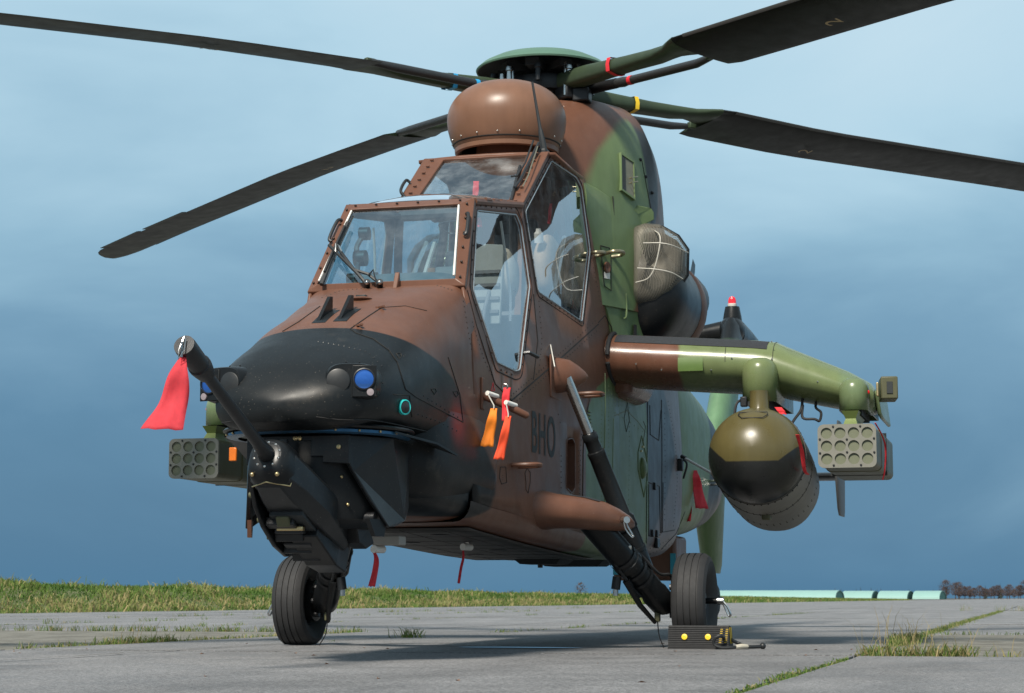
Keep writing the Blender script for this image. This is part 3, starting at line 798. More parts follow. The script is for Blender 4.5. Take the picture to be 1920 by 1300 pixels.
for k in range(3):
    a = R(78 + 120 * k); d = Vector((math.sin(a), 0, math.cos(a)))
    c0 = Vector((-7.95, -.48, 3.0)); rings = []
    for r_, w in ((.05, .05), (.3, .1), (.85, .11), (1.2, .09)):
        e = Vector((d.z, 0, -d.x)); rings.append([c0 + d * r_ + e * w, c0 + d * r_ + Vector((0, .015, 0)), c0 + d * r_ - e * w, c0 + d * r_ - Vector((0, .015, 0))])
    P(MB().loft(rings, cap0=True, cap1=True), 'tail_rotor_blade', M_BLACK, gb)
m = MB(); m.lathe((-7.98, .05, 3.08), (0, 0, 1), [(0, .11), (.12, .095), (.22, .075), (.225, .0)], 16); bc = P(m, 'beacon_mount', M_BLACK)
P(MB().lathe((-7.98, .05, 3.30), (0, 0, 1), [(0, .045), (.03, .05), (.035, .04)], 16, True, True), 'beacon_collar', M_CREAM, bc)
P(MB().lathe((-7.98, .05, 3.33), (0, 0, 1), [(0, .042), (.04, .042), (.07, .03), (.085, .0)], 16), 'beacon_lens', M_REDLENS, bc)
# ventral box under the boom
m = MB(); m.box((-3.6, .0, .60), (.5, .52, .36)); vb = P(m, 'ventral_box', M_BROWN, bevel=.03)
for y in (-.235, .235): P(MB().box((-3.345, y, .55), (.006, .045, .17)), 'placard', M_TEAL, vb)

# engine shoulder panels, mast fairing, nacelles
def cow_ring(X, w, zt, zb, n):
    out = []
    for k in range(48):
        a = math.pi * k / 47; out.append((X, w * math.copysign(abs(math.cos(a)) ** (2 / n), math.cos(a)), zb + (zt - zb) * abs(math.sin(a)) ** (2 / n)))
    return out
secs = [(.80, .12, 3.05, 2.2, 2.2), (.76, .26, 3.16, 2.2, 2.3), (.66, .38, 3.27, 2.2, 2.6), (.48, .485, 3.37, 2.1, 2.8), (.25, .60, 3.49, 2.1, 3.4), (0, .675, 3.56, 2.1, 4.0), (-.3, .715, 3.595, 2.1, 4.6), (-.6, .70, 3.57, 2.1, 4.4), (-1.1, .62, 3.45, 2.1, 3.4), (-1.8, .52, 3.20, 2.1, 2.8), (-2.4, .45, 2.9, 2.05, 2.6), (-3.2, .36, 2.5, 1.9, 2.4), (-4.2, .2, 2.0, 1.7, 2.2)]
cow = P(MB().loft([cow_ring(*s) for s in secs], closed=False), 'mast_fairing', M_COWL, smooth=60)
for s_ in (1, -1):
    rings = []
    for X, yo, zt, zb in ((.67, .425, 2.87, 2.62), (.60, .437, 2.865, 2.50), (.42, .50, 2.845, 2.12), (.30, .545, 2.82, 1.9), (.15, .60, 2.785, 1.9), (.03, .655, 2.74, 1.9), (.0, .66, 2.70, 1.9)):
        ri = [(X, s_ * .2, zt + .03), (X, s_ * (yo - .09), zt + .012), (X, s_ * (yo - .03), zt), (X, s_ * (yo + .0), zt - .03)]
        for k in range(1, 7):
            z = zt - .03 + (zb - zt + .03) * k / 6; ri.append((X, s_ * (yo + .02 * math.sin(math.pi * k / 6)), z))
        ri.append((X, s_ * .2, zb)); rings.append(ri)
    sp = P(MB().loft(rings, cap0=True, cap1=True), 'shoulder_cowling', M_GREEN, smooth=40)
    if s_ > 0:
        m = MB(); a, b = Vector((.33, .541, 2.80)), Vector((.30, .555, 2.02))
        m.tube([(.335, .538, 2.815), (.32, .553, 2.5), (.30, .558, 2.2), (.285, .552, 2.0)], .0035, 6); P(m, 'panel_gap', M_LINE, sp)
        P(MB().lathe((.44, .516, 2.34), (.3, 1, 0), [(0, .035), (.012, .035), (.012, .026), (.0, .0)], 18), 'port_ring', M_BROWN, sp)
        for zz, hh in ((2.12, .16),): P(MB().tube(bezier([(.245, .585, zz + hh / 2), (.245, .60, zz + hh / 2 - .01), (.24, .602, zz), (.245, .60, zz - hh / 2 + .01), (.245, .585, zz - hh / 2)], 4), .007, 6), 'cowl_handle', M_GREEN, sp)
        rect = [(.50, 2.47), (.40, 2.47), (.385, 2.42), (.385, 2.20), (.46, 2.22), (.475, 2.30)]
        # raised access door outline
        def shy(x): return float(np.interp(x, [.0, .03, .15, .30, .42, .60], [.66, .655, .60, .545, .50, .437])) + .018
        P(MB().tube([(x, shy(x) + .002, z) for x, z in rect + rect[:1]], .0035, 5), 'door_gap', M_LINE, sp)
        P(MB().box((.43, shy(.43) + .003, 2.29), (.06, .003, .04), Matrix.Rotation(R(-24), 3, 'Z')), 'label_plate', M_CREAM, sp)
        P(MB().box((.17, shy(.17) + .001, 2.55), (.03, .004, .06), Matrix.Rotation(R(-24), 3, 'Z')), 'small_vent', M_LINE, sp)
        P(MB().box((.12, shy(.12) + .001, 1.98), (.03, .004, .07), Matrix.Rotation(R(-24), 3, 'Z')), 'small_vent', M_LINE, sp)
    # scoop on the ledge
    m = MB(); m.prism([(.17, s_ * .60, 2.755), (.02, s_ * .655, 2.72), (-.04, s_ * .735, 2.77), (-.02, s_ * .72, 2.80), (.12, s_ * .60, 2.81)], (0, 0, -.05)); P(m, 'air_scoop', M_GREEN, sp, bevel=.008)
    # nacelle
    C_ = Vector((0, s_ * .60, 2.24))
    m = MB(); m.lathe(C_, (-1, 0, 0), [(-.10, .0), (-.095, .12), (-.07, .21), (-.03, .275), (.04, .315), (.15, .332), (.65, .338), (.66, .30)], 36); nac = P(m, 'engine_nacelle', M_BLACK)
    m = MB(); m.lathe(C_, (-1, 0, 0), [(.66, .30), (.665, .338), (.70, .352), (.80, .352)], 36); P(m, 'cowling_ring', M_BROWN, nac)
    m = MB(); m.lathe(C_, (-1, 0, 0), [(.80, .352), (.95, .315), (1.15, .25), (1.4, .16), (1.42, .12)], 36); P(m, 'engine_cowling', material('grey_brown_paint', lambda n: paint(n, (.13, .105, .10))), nac)
    m = MB(); m.lathe(C_ + Vector((0, s_ * .02, .06)), (-1, s_ * .06, .05), [(.9, .20), (1.1, .21), (1.3, .19), (1.32, .16), (1.1, .14), (1.08, 0)], 28); P(m, 'exhaust_pipe', M_GUNMETAL, nac)
    # wire mesh debris guard in front of the intake
    base = [(2.66, .625), (2.685, .69), (2.68, .78), (2.62, .88), (2.53, .94), (2.36, .935), (2.24, .86), (2.165, .76), (2.145, .65), (2.16, .605)]
    base = [(y, z) for z, y in base]; cy, cz = .72, 2.40
    rings = []
    for dx, k in ((-.04, 1.0), (.06, .99), (.10, .975), (.13, .91), (.145, .7), (.15, .35), (.152, .02)):
        rings.append([(.02 + dx - .25 * (y - .56), s_ * (cy + (y - cy) * k), cz + (z - cz) * k) for y, z in base])
    P(MB().loft([[(x - .05, s_ * .72 + (y - s_ * .72) * .9, 2.40 + (z - 2.40) * .9) for x, y, z in rings[0]], [(x - .02, s_ * .72 + (y - s_ * .72) * .3, 2.40 + (z - 2.40) * .3) for x, y, z in rings[0]]], cap1=True), 'intake_mouth', M_DARK, nac, smooth=0)
    m = MB().loft(rings); gd = P(m, 'debris_guard', M_MESH, nac, smooth=60, fix=False)
    P(MB().tube([rings[0][i] for i in list(range(10)) + [0]], .011, 6), 'guard_rim', M_BLACK, nac)
    if s_ > 0:
        def gpt(u, v, X): return on('X', X - .085, u, v)
        for pts in ([(1206, 456, .31), (1238, 456, .325), (1262, 461, .29), (1290, 474, .12)], [(1195, 503, .31), (1228, 505, .33), (1258, 511, .29), (1280, 523, .2)],
                    [(1222, 430, .12), (1236, 440, .28), (1237, 460, .325), (1228, 500, .33), (1215, 522, .325), (1192, 530, .31)]):
            P(MB().tube(bezier([gpt(*q) for q in pts], 6), .0042, 6), 'guard_wire', simple('wire_grey', (.45, .43, .38), .5), nac)

# ------------------------------------------------------------------ canopy
def frame_ring(outer, inner, depth, name='window_frame', parent=heli, mat=M_BROWN):
    o = [Vector(p) for p in outer]; i = [Vector(p) for p in inner]; n = len(o)
    nrm = (i[1] - i[0]).cross(i[2] - i[1]).normalized()
    if nrm.dot(Vector((1, 0, .3))) < 0: nrm = -nrm
    m = MB(); k = depth
    ob = [p - nrm * k for p in o]; ib = [p - nrm * k for p in i]
    m.loft([[o[j], i[j], ib[j], ob[j]] for j in list(range(n)) + [0]], closed=True)
    return P(m, name, mat, parent, bevel=.004, smooth=30)
wi = [(2.945, -.293, 2.276), (2.945, .293, 2.276), (3.262, .361, 1.838), (3.262, -.361, 1.838)]
wo = [(2.872, -.350, 2.318), (2.872, .350, 2.318), (3.262, .412, 1.800), (3.262, -.412, 1.800)]
ws = frame_ring(wo, wi, .03, 'windscreen_frame')
m = MB(); nx, ny = 8, 8; grid = []
for i in range(nx + 1):
    a, b = Vector(wi[0]).lerp(Vector(wi[3]), i / nx), Vector(wi[1]).lerp(Vector(wi[2]), i / nx)
    grid.append([a.lerp(b, j / ny) - Vector((.012, 0, .008)) for j in range(ny + 1)])
m.loft(grid, closed=False); P(m, 'windscreen_pane', M_WSCREEN, ws, fix=False)
# white sealant lines down both sides of the pane
for a, b in ((wi[0], wi[3]), (wi[1], wi[2])):
    k = Vector((.004, -.006 if a[1] > 0 else .006, .002)); P(MB().tube([Vector(a).lerp(Vector(b), .03) + k, Vector(a).lerp(Vector(b), .97) + k], .0055, 6), 'sealant_strip', M_WHITE, ws)
for k in range(6):
    t = .06 + .88 * k / 5; p = Vector(wo[0]).lerp(Vector(wo[1]), t) * .5 + Vector(wi[0]).lerp(Vector(wi[1]), t) * .5
    P(MB().ball(p + Vector((.006, 0, .004)), .008, (1, 1, .6), 8, 5), 'screw', M_RIVET, ws)
for s_ in (1, -1):
    for k in range(6):
        t = .05 + .9 * k / 5; p = Vector(wo[1]).lerp(Vector(wo[2]), t) * .5 + Vector(wi[1]).lerp(Vector(wi[2]), t) * .5; p.y *= s_
        P(MB().ball(p + Vector((.006, 0, .004)), .007, n=8, m=5), 'screw', M_RIVET, ws)
# corner posts joining windscreen frame and door skin
for s_ in (1, -1):
    m = MB(); pts = [(2.872, s_ * .350, 2.318), (3.262, s_ * .412, 1.80), (3.225, s_ * (side_y(*WB) + .002), 1.80), (2.84, s_ * (side_y(*WT) + .002), 2.297)]
    m.prism(pts, (-.03, -s_ * .03, -.01)); P(m, 'corner_post', M_BROWN, ws, bevel=.004)
    P(MB().tube(bezier([(2.975, s_ * .335, 2.215), (3.0, s_ * .352, 2.205), (3.075, s_ * .365, 2.105), (3.082, s_ * .352, 2.085)], 5), .009, 8), 'grab_handle', M_BLKPLASTIC, ws)
# roof over the front seat: clear bulged panel in a frame
rings = []
for i in range(9):
    t = i / 8; X = 2.86 + (2.02 - 2.86) * t; w = .335 + .03 * t; zb = 2.303 + (2.44 - 2.303) * t
    rings.append([(X, w * math.cos(math.pi * j / 16), zb + (.02 + .05 * math.sin(math.pi * t)) * math.sin(math.pi * j / 16)) for j in range(17)])
rf = P(MB().loft(rings, closed=False), 'roof_pane', M_GLASS, fix=False)
for s_ in (1, -1):
    P(MB().tube([(2.85, s_ * .338, 2.303), (2.43, s_ * .352, 2.372), (2.02, s_ * .372, 2.442)], .02, 8), 'roof_rail', M_BROWN, rf)
    for k in range(4):
        x = 2.68 - .15 * k; P(MB().cyl((x, s_ * .352, 2.345 + (2.68 - x) * .17), (x - .09, s_ * .356, 2.36 + (2.68 - x) * .17), .011, n=8), 'hinge', M_BROWN, rf)
# rear windscreen
ui = [(1.43, -.255, 2.865), (1.43, .255, 2.865), (2.0, .285, 2.455), (2.0, -.285, 2.455)]
uo = [(1.412, -.385, 2.879), (1.412, .385, 2.879), (2.035, .382, 2.437), (2.035, -.382, 2.437)]
us = frame_ring(uo, ui, .03, 'rear_screen_frame')
m = MB(); grid = []
for i in range(7):
    a, b = Vector(ui[0]).lerp(Vector(ui[3]), i / 6), Vector(ui[1]).lerp(Vector(ui[2]), i / 6)
    grid.append([a.lerp(b, j / 6) - Vector((.01, 0, .01)) for j in range(7)])
P(m.loft(grid, closed=False), 'rear_screen_pane', M_GLASS, us, fix=False)
for s_ in (1, -1):
    for k in range(8):
        t = .05 + .9 * k / 7; p = Vector(uo[1]).lerp(Vector(uo[2]), t) * .5 + Vector(ui[1]).lerp(Vector(ui[2]), t) * .5; p.y *= s_
        P(MB().box(p + Vector((.006, 0, .008)), (.012, .020, .007), Matrix.Rotation(R(36), 3, 'Y')), 'clip', M_BROWN, us)
P(MB().tube(bezier([(1.86, -.36, 2.56), (1.85, -.385, 2.60), (1.74, -.39, 2.68), (1.72, -.37, 2.67)], 5), .009, 8), 'grab_handle', M_BLKPLASTIC, us)
# opaque rear roof
rings = [[(X, y, z + .015 * (1 - (y / .43) ** 2)) for y, z in ((.42, 2.872), (.30, 2.874), (.15, 2.875), (0, 2.875), (-.15, 2.875), (-.30, 2.874), (-.42, 2.872))] for X in (1.405, 1.0, .60)]
P(MB().loft(rings, closed=False), 'canopy_roof', M_BROWN, solid=.02)
# side windows: pane plus raised seal
for s_ in (1, -1):
    for nm, poly in (('door_pane', door_glass), ('rear_side_pane', rear_glass)):
        m = patch(poly, yoff=-.006, step=.1); m = m if s_ > 0 else m.mirror()
        # slight outward blow of the perspex
        po = Vector((sum(p[0] for p in poly) / len(poly), sum(p[1] for p in poly) / len(poly)))
        pane = P(m, nm, M_GLASS, fix=False, smooth=60)
        P(MB().tube([(x, s_ * (side_y(x, z) + .001), z) for x, z in poly + poly[:2]], .0038, 6), 'window_seal', simple('seal_grey', (.33, .38, .41), .4), pane)
        out = inset(poly, .045) if nm == 'door_pane' else inset(poly, .03)
        P(MB().tube([(x, s_ * (side_y(x, z) + .0005), z) for x, z in out + out[:2]], .0035, 5), 'door_gap', M_LINE, pane)
        for i in range(0, len(out)):
            a, b = Vector(out[i]), Vector(out[(i + 1) % len(out)]); n = int((b - a).length / .085)
            for k in range(n):
                q = a.lerp(b, (k + .5) / n); c = Vector(po); q = q + (c - q).normalized() * .018
                P(MB().ball((q.x, s_ * (side_y(q.x, q.y) + .001), q.y), .0055, n=6, m=4), 'screw', M_RIVET, pane)
p = side(984, 664); P(MB().tube([p + Vector((.03, -.01, 0)), p + Vector((.03, .03, .004)), p + Vector((-.05, .06, -.012))], .011, 6), 'door_handle', M_BLKPLASTIC)
for s_ in (1, -1):
    m = MB(); m.tube(bezier([(.62, s_ * .44, 2.40), (.64, s_ * .50, 2.405), (.58, s_ * .535, 2.41), (.53, s_ * .50, 2.405), (.54, s_ * .44, 2.40)], 5), .012, 8); P(m, 'step_loop', M_GOLD)
    m = MB(); m.tube(bezier([(.46, s_ * .49, 2.42), (.50, s_ * .575, 2.43), (.44, s_ * .62, 2.435), (.36, s_ * .60, 2.43), (.37, s_ * .53, 2.42)], 5), .012, 8); P(m, 'step_loop', M_GOLD)

# ------------------------------------------------------------------ roof sight
sc_ = on('Y', 0, 950, 222)
SX, SZ = sc_.x, sc_.z - .012
prof = [(-.215, .292), (-.19, .318), (-.13, .346), (-.07, .362)] + [(-.01 + .245 * math.sin(t), .368 * max(math.cos(t), 0) ** .80) for t in np.linspace(0, math.pi / 2, 14)]
sight = P(MB().lathe((SX, 0, SZ), (0, 0, 1), prof, 48), 'roof_sight', M_STRIX)
P(MB().lathe((SX, 0, SZ), (0, 0, 1), [(-.215, .292), (-.212, .28), (-.12, .265), (-.11, .0)], 40), 'sight_recess', M_DARK, sight)
P(MB().lathe((SX, 0, SZ), (0, 0, 1), [(-.216, .292), (-.222, .304), (-.216, .318), (-.19, .3205)], 48), 'sight_lip', M_STRIX, sight)
P(MB().lathe((SX, 0, SZ), (0, 0, 1), [(-.36, .20), (-.26, .19), (-.10, .18)], 36), 'sight_neck', M_BROWN, sight)
for k in range(16):
    a = 2 * math.pi * k / 16 + .1
    P(MB().ball((SX + .340 * math.cos(a), .340 * math.sin(a), SZ - .145), .006, n=8, m=5), 'screw', M_ALU, sight)
P(MB().lathe((SX, 0, SZ), (0, 0, 1), [(-.172, .328), (-.168, .3325), (-.164, .333)], 48), 'seam', M_LINE, sight)

# whip blade and wire cutter at the canopy corner, wipers
a, b = on('X', 1.36, 1020, 285), on('X', 1.36, 998, 154)
m = MB(); m.tube([a, a.lerp(b, .15), a.lerp(b, .3), a.lerp(b, .34), b], [.022, .02, .014, .010, .007], 8); P(m, 'whip_antenna', M_BLKPLASTIC)
P(MB().box(a + Vector((0, 0, -.01)), (.09, .05, .05)), 'antenna_foot', M_BLKPLASTIC, bevel=.01)
def scr(u, v, off=.03):
    """point just in front of the rear screen plane"""
    n = Vector((.42, 0, .57)).normalized(); p0 = Vector((1.43, 0, 2.865)) + n * off
    q = Vector(ray(u, v)); c = Vector(CP); return c + q * ((p0 - c).dot(n) / q.dot(n))
def scf(u, v, off=.03):
    n = Vector((.438, 0, .317)).normalized(); p0 = Vector((2.945, 0, 2.276)) + n * off
    q = Vector(ray(u, v)); c = Vector(CP); return c + q * ((p0 - c).dot(n) / q.dot(n))
w2 = P(MB().tube([scr(1010, 268, .05), scr(994, 300), scr(975, 338), scr(965, 352)], .009, 6), 'wiper', M_BLKPLASTIC)
P(MB().tube([scr(975, 312, .02), scr(958, 377, .015)], .010, 6), 'wiper_blade', M_BLKPLASTIC, w2)
P(MB().tube([scr(1000, 264, .06), scr(985, 305, .04), scr(970, 330, .03), scr(958, 331, .03)], .006, 6), 'wiper_arm', M_BLKPLASTIC, w2)
P(MB().tube([scr(1008, 275, .06), scr(990, 330, .05), scr(980, 350, .05)], .004, 6), 'wiper_hose', M_GOLD, w2)
w1 = P(MB().tube([scf(688, 534, .03), scf(672, 515, .05), scf(645, 488, .05), scf(617, 460, .04)], .009, 6), 'wiper', M_BLKPLASTIC)
P(MB().tube([scf(712, 532, .03), scf(690, 514, .04), scf(664, 506, .05), scf(640, 474, .05), scf(630, 458, .04)], .008, 6), 'wiper_arm', M_BLKPLASTIC, w1)
P(MB().tube([scf(652, 418, .02), scf(627, 470, .02), scf(603, 534, .02)], .012, 6), 'wiper_blade', M_BLKPLASTIC, w1)
P(MB().tube([scf(646, 424, .035), scf(622, 476, .035), scf(608, 510, .035)], .007, 6), 'blade_spine', M_GUNMETAL, w1)
P(MB().tube([scf(629, 472, .05), scf(630, 457, .06), scf(636, 462, .06), scf(641, 472, .06)], .004, 6), 'washer_pipe', M_ALU, w1)
P(MB().tube([scf(690, 517, .05), scf(700, 506, .06), scf(702, 516, .06), scf(707, 534, .05)], .004, 6), 'washer_hose', M_BLKPLASTIC, w1)
for u in (688, 712):
    P(MB().cyl(scf(u, 538, .0), scf(u, 528, .04), .017, n=10), 'wiper_pivot', M_GUNMETAL, w1)
    P(MB().ball(scf(u, 530, .05), .012, n=8, m=6), 'pivot_nut', M_STEEL, w1)

# hood furniture
def hood(u, v):
    lo, hi = 3.2, 4.68
    q = Vector(ray(u, v)); c = Vector(CP); best = None
    for X in np.linspace(3.2, 4.68, 260):
        p = c + q * ((X - c.x) / q.x)
        if abs(p.y) < .44:
            d = p.z - hood_z(X, p.y)
            if best is None or abs(d) < best[0]: best = (abs(d), p)
    return best[1]
for u, v in ((592, 606), (632, 603)):
    p = hood(u, v); y = p.y
    b = [(X, hood_z(X, y) - .01) for X in np.linspace(p.x, p.x - .20, 7)]
    poly = [(x, y - .008, z) for x, z in b] + [(p.x - .20, y - .008, b[-1][1] + .075), (p.x - .17, y - .008, b[-1][1] + .072)]
    fn_ = P(MB().prism(poly, (0, .016, 0)), 'hood_fin', M_BLACK, smooth=0)
    P(MB().loft([[(x, y - .02, z + .012), (x, y + .045, z + .012), (x, y + .045, z + .004), (x, y - .02, z + .004)] for x, z in b], cap0=True, cap1=True), 'fin_foot', M_BLACK, fn_)
for u in (664, 739):
    p = hood(u, 540); b = p.z
    P(MB().prism([(p.x, p.y - .012, b - .01), (p.x - .07, p.y - .012, b + .015), (p.x - .055, p.y - .012, b + .085), (p.x - .045, p.y - .012, b + .085)], (0, .024, 0)), 'wire_deflector', M_BROWN, bevel=.004)
p = hood(678, 561); P(MB().ball(p, .06, (.8, .9, .2), 20, 8), 'hood_blister', M_BROWN); P(MB().box(p + Vector((.0, .0, .012)), (.03, .05, .014)), 'blister_sensor', M_BLKPLASTIC, bevel=.003)
def hood_line(pts, name='panel_gap', r=.0032, mat=M_LINE):
    q = [hood(*a) for a in pts]; out = []
    for a, b in zip(q, q[1:]):
        for k in range(6):
            c = a.lerp(b, k / 6); out.append(Vector((c.x, c.y, hood_z(c.x, c.y) + .0005)))
    P(MB().tube(out, r, 5), name, mat)
for u, v in ((712, 578), (671, 612)):
    p = hood(u, v)
    for k in (-1, 0, 1): P(MB().box(p + Vector((k * .016, k * .022, .004)), (.03, .012, .008), Matrix.Rotation(R(30), 3, 'Z')), 'hinge', M_BROWN)

# lens housings on the nose
for s_ in (1, -1):
    yaw = s_ * R(16); T = Matrix.Rotation(yaw, 3, 'Z'); c = Vector((4.50, s_ * .272, 1.193))
    rings = []
    for dx, k in ((-.10, 1.14), (-.02, 1.10), (.04, 1.05), (.085, .98), (.098, .92)):
        ring_ = []
        for j in range(40):
            a = 2 * math.pi * j / 40; ca, sa = math.cos(a), math.sin(a)
            ring_.append(c + T @ Vector((dx - (.0 if dx < .05 else .0), .112 * k * math.copysign(abs(ca) ** .6, ca), .078 * k * math.copysign(abs(sa) ** .7, sa))))
        rings.append(ring_)
    hs = P(MB().loft(rings, cap1=True), 'lens_housing', M_BLACK, smooth=50)
    f = lambda y, z, x=.099: c + T @ Vector((x, y, z))
    ax = T @ Vector((1, 0, 0))
    P(MB().lathe(f(-s_ * .055, .0), ax, [(0, .050), (.006, .050), (.008, .046), (.008, 0)], 28), 'lens_cover', M_BLKPLASTIC, hs)
    P(MB().box(f(s_ * .056, -.002, .1), (.006, .105, .135), T), 'lens_plate', M_BLACK, hs, bevel=.014)
    P(MB().lathe(f(s_ * .055, .006, .103), ax, [(0, .047), (.008, .047), (.010, .042), (.004, .040)], 32), 'lens_ring', M_GUNMETAL, hs)
    P(MB().lathe(f(s_ * .055, .006, .105), ax, [(0, .041), (.0012, .030), (.002, .015), (.0022, 0)], 32), 'lens', M_LENS, hs)
    P(MB().lathe(f(s_ * .082, -.05, .104), ax, [(0, .016), (.006, .015), (.007, 0)], 14), 'cap_disc', simple('cap_pink', (.30, .25, .26), .4, .3), hs)
    for j in range(14):
        a = 2 * math.pi * j / 14; P(MB().ball(c + T @ Vector((.0, .128 * math.cos(a), .092 * math.sin(a))), .004, n=6, m=4), 'screw', M_GUNMETAL, hs)
p = side(753, 764, -.0); p = Vector((3.98, 0, 1.10))
q = Vector(ray(753, 764)); c = Vector(CP)
best = min(((lambda r_, pp: (min((abs(y - pp.y) + abs(z - pp.z), y, z) for _, y, z in r_), X, pp))(nose_ring(X), c + q * ((X - c.x) / q.x)) for X in np.linspace(3.4, 4.5, 60)), key=lambda t: t[0][0])
pp = best[2]; nr = Vector((.45, .9, -.05)).normalized()
pp = pp + nr * .018
sn = P(MB().lathe(pp, nr, [(-.01, .034), (.006, .034), (.008, .030), (.004, .027)], 24), 'warning_sensor', M_CYAN)
P(MB().lathe(pp, nr, [(-.01, .029), (.006, .027), (.012, .014), (.014, 0)], 20), 'sensor_eye', M_BLKPLASTIC, sn)
# seam around the nose lip
rings_ = []
for X in np.linspace(3.5, 4.66, 26):
    r_ = nose_ring(X); k = 5; rings_.append(Vector(r_[k]))
P(MB().tube([p_ + Vector((.001, .001, -.001)) for p_ in rings_], .003, 5), 'panel_gap', M_LINE)
P(MB().tube([Vector((p_.x + .001, -p_.y - .001, p_.z)) for p_ in rings_], .003, 5), 'panel_gap', M_LINE)

# ------------------------------------------------------------------ gun turret
TX = 4.17
tur = P(MB().lathe((TX, 0, 0), (0, 0, 1), [(.980, .36), (.982, .40), (.985, .410), (.997, .410), (1.0, .40)], 56), 'gun_turret', M_BLUE)
P(MB().lathe((TX, 0, 0), (0, 0, 1), [(1.004, .30), (1.004, .420), (1.012, .428), (1.02, .42)], 56), 'turret_ring', M_BLACK, tur)
for k in range(24):
    a = 2 * math.pi * k / 24; P(MB().ball((TX + .413 * math.cos(a), 0 + .413 * math.sin(a), .992), .006, n=6, m=4), 'bolt', M_BRASS, tur)
M_SHROUD = material('shroud_paint', lambda n: paint(n, (.014, .016, .018), .33, .3, .32))
P(MB().lathe((4.14, 0, 0), (0, 0, 1), [(.58, .0), (.58, .22), (.62, .275), (.70, .292), (.97, .295), (.975, .2)], 44), 'turret_drum', M_BLACK, tur)
for s_ in (1, -1):
    pl = [(4.425, .235, .978), (4.17, .352, .978), (4.02, .365, .978), (3.90, .335, .978), (3.90, .335, .68), (4.03, .363, .62), (4.15, .356, .590), (4.19, .338, .585), (4.30, .290, .70), (4.40, .245, .82), (4.425, .235, .852)]
    m = MB(); m.prism([(x, s_ * y, z) for x, y, z in pl], (-.012, -s_ * .02, 0)); P(m, 'turret_shroud', M_SHROUD, tur, bevel=.005, smooth=0)
    fp_ = [(.237, .978), (.237, .852), (.115, .858), (.115, .885), (.060, .885), (.060, .952), (-.02, .952), (-.02, .978)] if s_ > 0 else [(.237, .978), (.237, .852), (.16, .85), (.14, .90), (.10, .952), (.022, .952), (.022, .978)]
    m = MB(); m.prism([(4.435, s_ * y, z) for y, z in fp_], (-.016, 0, 0)); P(m, 'shroud_front', M_SHROUD, tur, bevel=.004, smooth=0)
    for y, z in ((.19, .925), (.01, .966)): P(MB().lathe((4.436, s_ * y, z), (1, 0, 0), [(-.004, .010), (.006, .010), (.008, 0)], 10), 'bolt', M_BRASS, tur)
    for aa, z in ((38, .80), (44, .68), (30, .70)): P(MB().ball((4.14 + .293 * math.cos(R(aa)), s_ * .293 * math.sin(R(aa)), z), .008, n=8, m=5), 'bolt', M_BRASS, tur)
    P(MB().prism([(4.30, s_ * .285, .62), (4.18, s_ * .325, .62), (4.2, s_ * .32, .545), (4.26, s_ * .30, .545)], (0, -s_ * .02, 0)), 'shroud_tab', M_BLACK if s_ > 0 else M_BROWN, tur)
    # winged deflector plates beside the ring
    P(MB().prism([(4.3, s_ * .40, .990), (3.95, s_ * .485, .965), (3.74, s_ * .52, .925), (3.8, s_ * .36, .985)], (0, 0, .010)), 'deflector', M_BLACK, tur)
# barrel and cradle share one axis
A0 = on('Y', 0, 497, 848); A1 = on('Y', 0, 345, 647); ax = (A1 - A0).normalized(); ne = Vector((-ax.z, 0, ax.x))
L = (A1 - A0).length
brl = P(MB().lathe(A0, ax, [(-.15, .036), (.0, .036), (.03, .031), (.1, .026), (L - .24, .0235), (L - .235, .034), (L - .19, .043), (L - .17, .046), (L - .155, .046), (L - .15, .041), (L - .02, .043), (L, .041), (L + .001, .0)], 28), 'gun_barrel', M_GUNMETAL, tur)
lw = P(MB().tube([A1 + ax * .012 + ne * .03, A1 + ax * .014 + ne * -.03 + Vector((0, -.01, 0)), A1 + ax * .012 + ne * -.07 + Vector((0, -.005, 0)), A1 + ax * .014 + ne * -.03 + Vector((0, .012, 0)), A1 + ax * .012 + ne * .02 + Vector((0, .008, 0))], .0026, 6), 'safety_pin', M_STEEL, tur)
P(MB().lathe(A0 - ax * .05, ax, [(.01, .062), (.026, .062), (.028, .056), (.02, .05)], 28), 'barrel_collar', M_GUNMETAL, tur)
for k in range(10):
    a = 2 * math.pi * k / 10; P(MB().ball(A0 - ax * .022 + ne * (.056 * math.cos(a)) + Vector((0, .056 * math.sin(a), 0)), .006, n=6, m=4), 'collar_bolt', M_ALU, tur)
# cradle: rounded nose then flaring body running down and back
rings = []
for s0, hw, tp, bt, n in ((.0, .05, .05, -.06, 2), (-.01, .078, .075, -.085, 2.4), (-.04, .093, .085, -.105, 2.8), (-.12, .100, .090, -.115, 3.2)):
    rings.append([A0 - ax * .02 + ax * s0 + Vector((0, hw * math.copysign(abs(math.cos(a)) ** (2 / n), math.cos(a)), 0)) + ne * ((tp + bt) / 2 + (tp - bt) / 2 * math.copysign(abs(math.sin(a)) ** (2 / n), math.sin(a))) for a in [2 * math.pi * k / 36 for k in range(36)]])
cr_ = P(MB().loft(rings, cap0=True, cap1=True), 'cradle_nose', M_BLACK, tur, smooth=50)
for s_ in (1, -1): P(MB().ball(A0 - ax * .035 - ne * .085 + Vector((0, s_ * .055, 0)), .010, n=8, m=6), 'bolt', M_BRASS, tur)
P(MB().tube([A0 - ax * .12 - ne * .10 + Vector((0, -.085, 0)), A0 - ax * .06 - ne * .108 + Vector((0, 0, 0)), A0 - ax * .12 - ne * .10 + Vector((0, .085, 0)), A0 - ax * .14 + ne * .02 + Vector((0, .101, 0))], .003, 5), 'edge_trim', M_BRASS, tur)
def sec(s0, pts): return [A0 + ax * s0 + Vector((0, y, 0)) + ne * z for y, z in pts]
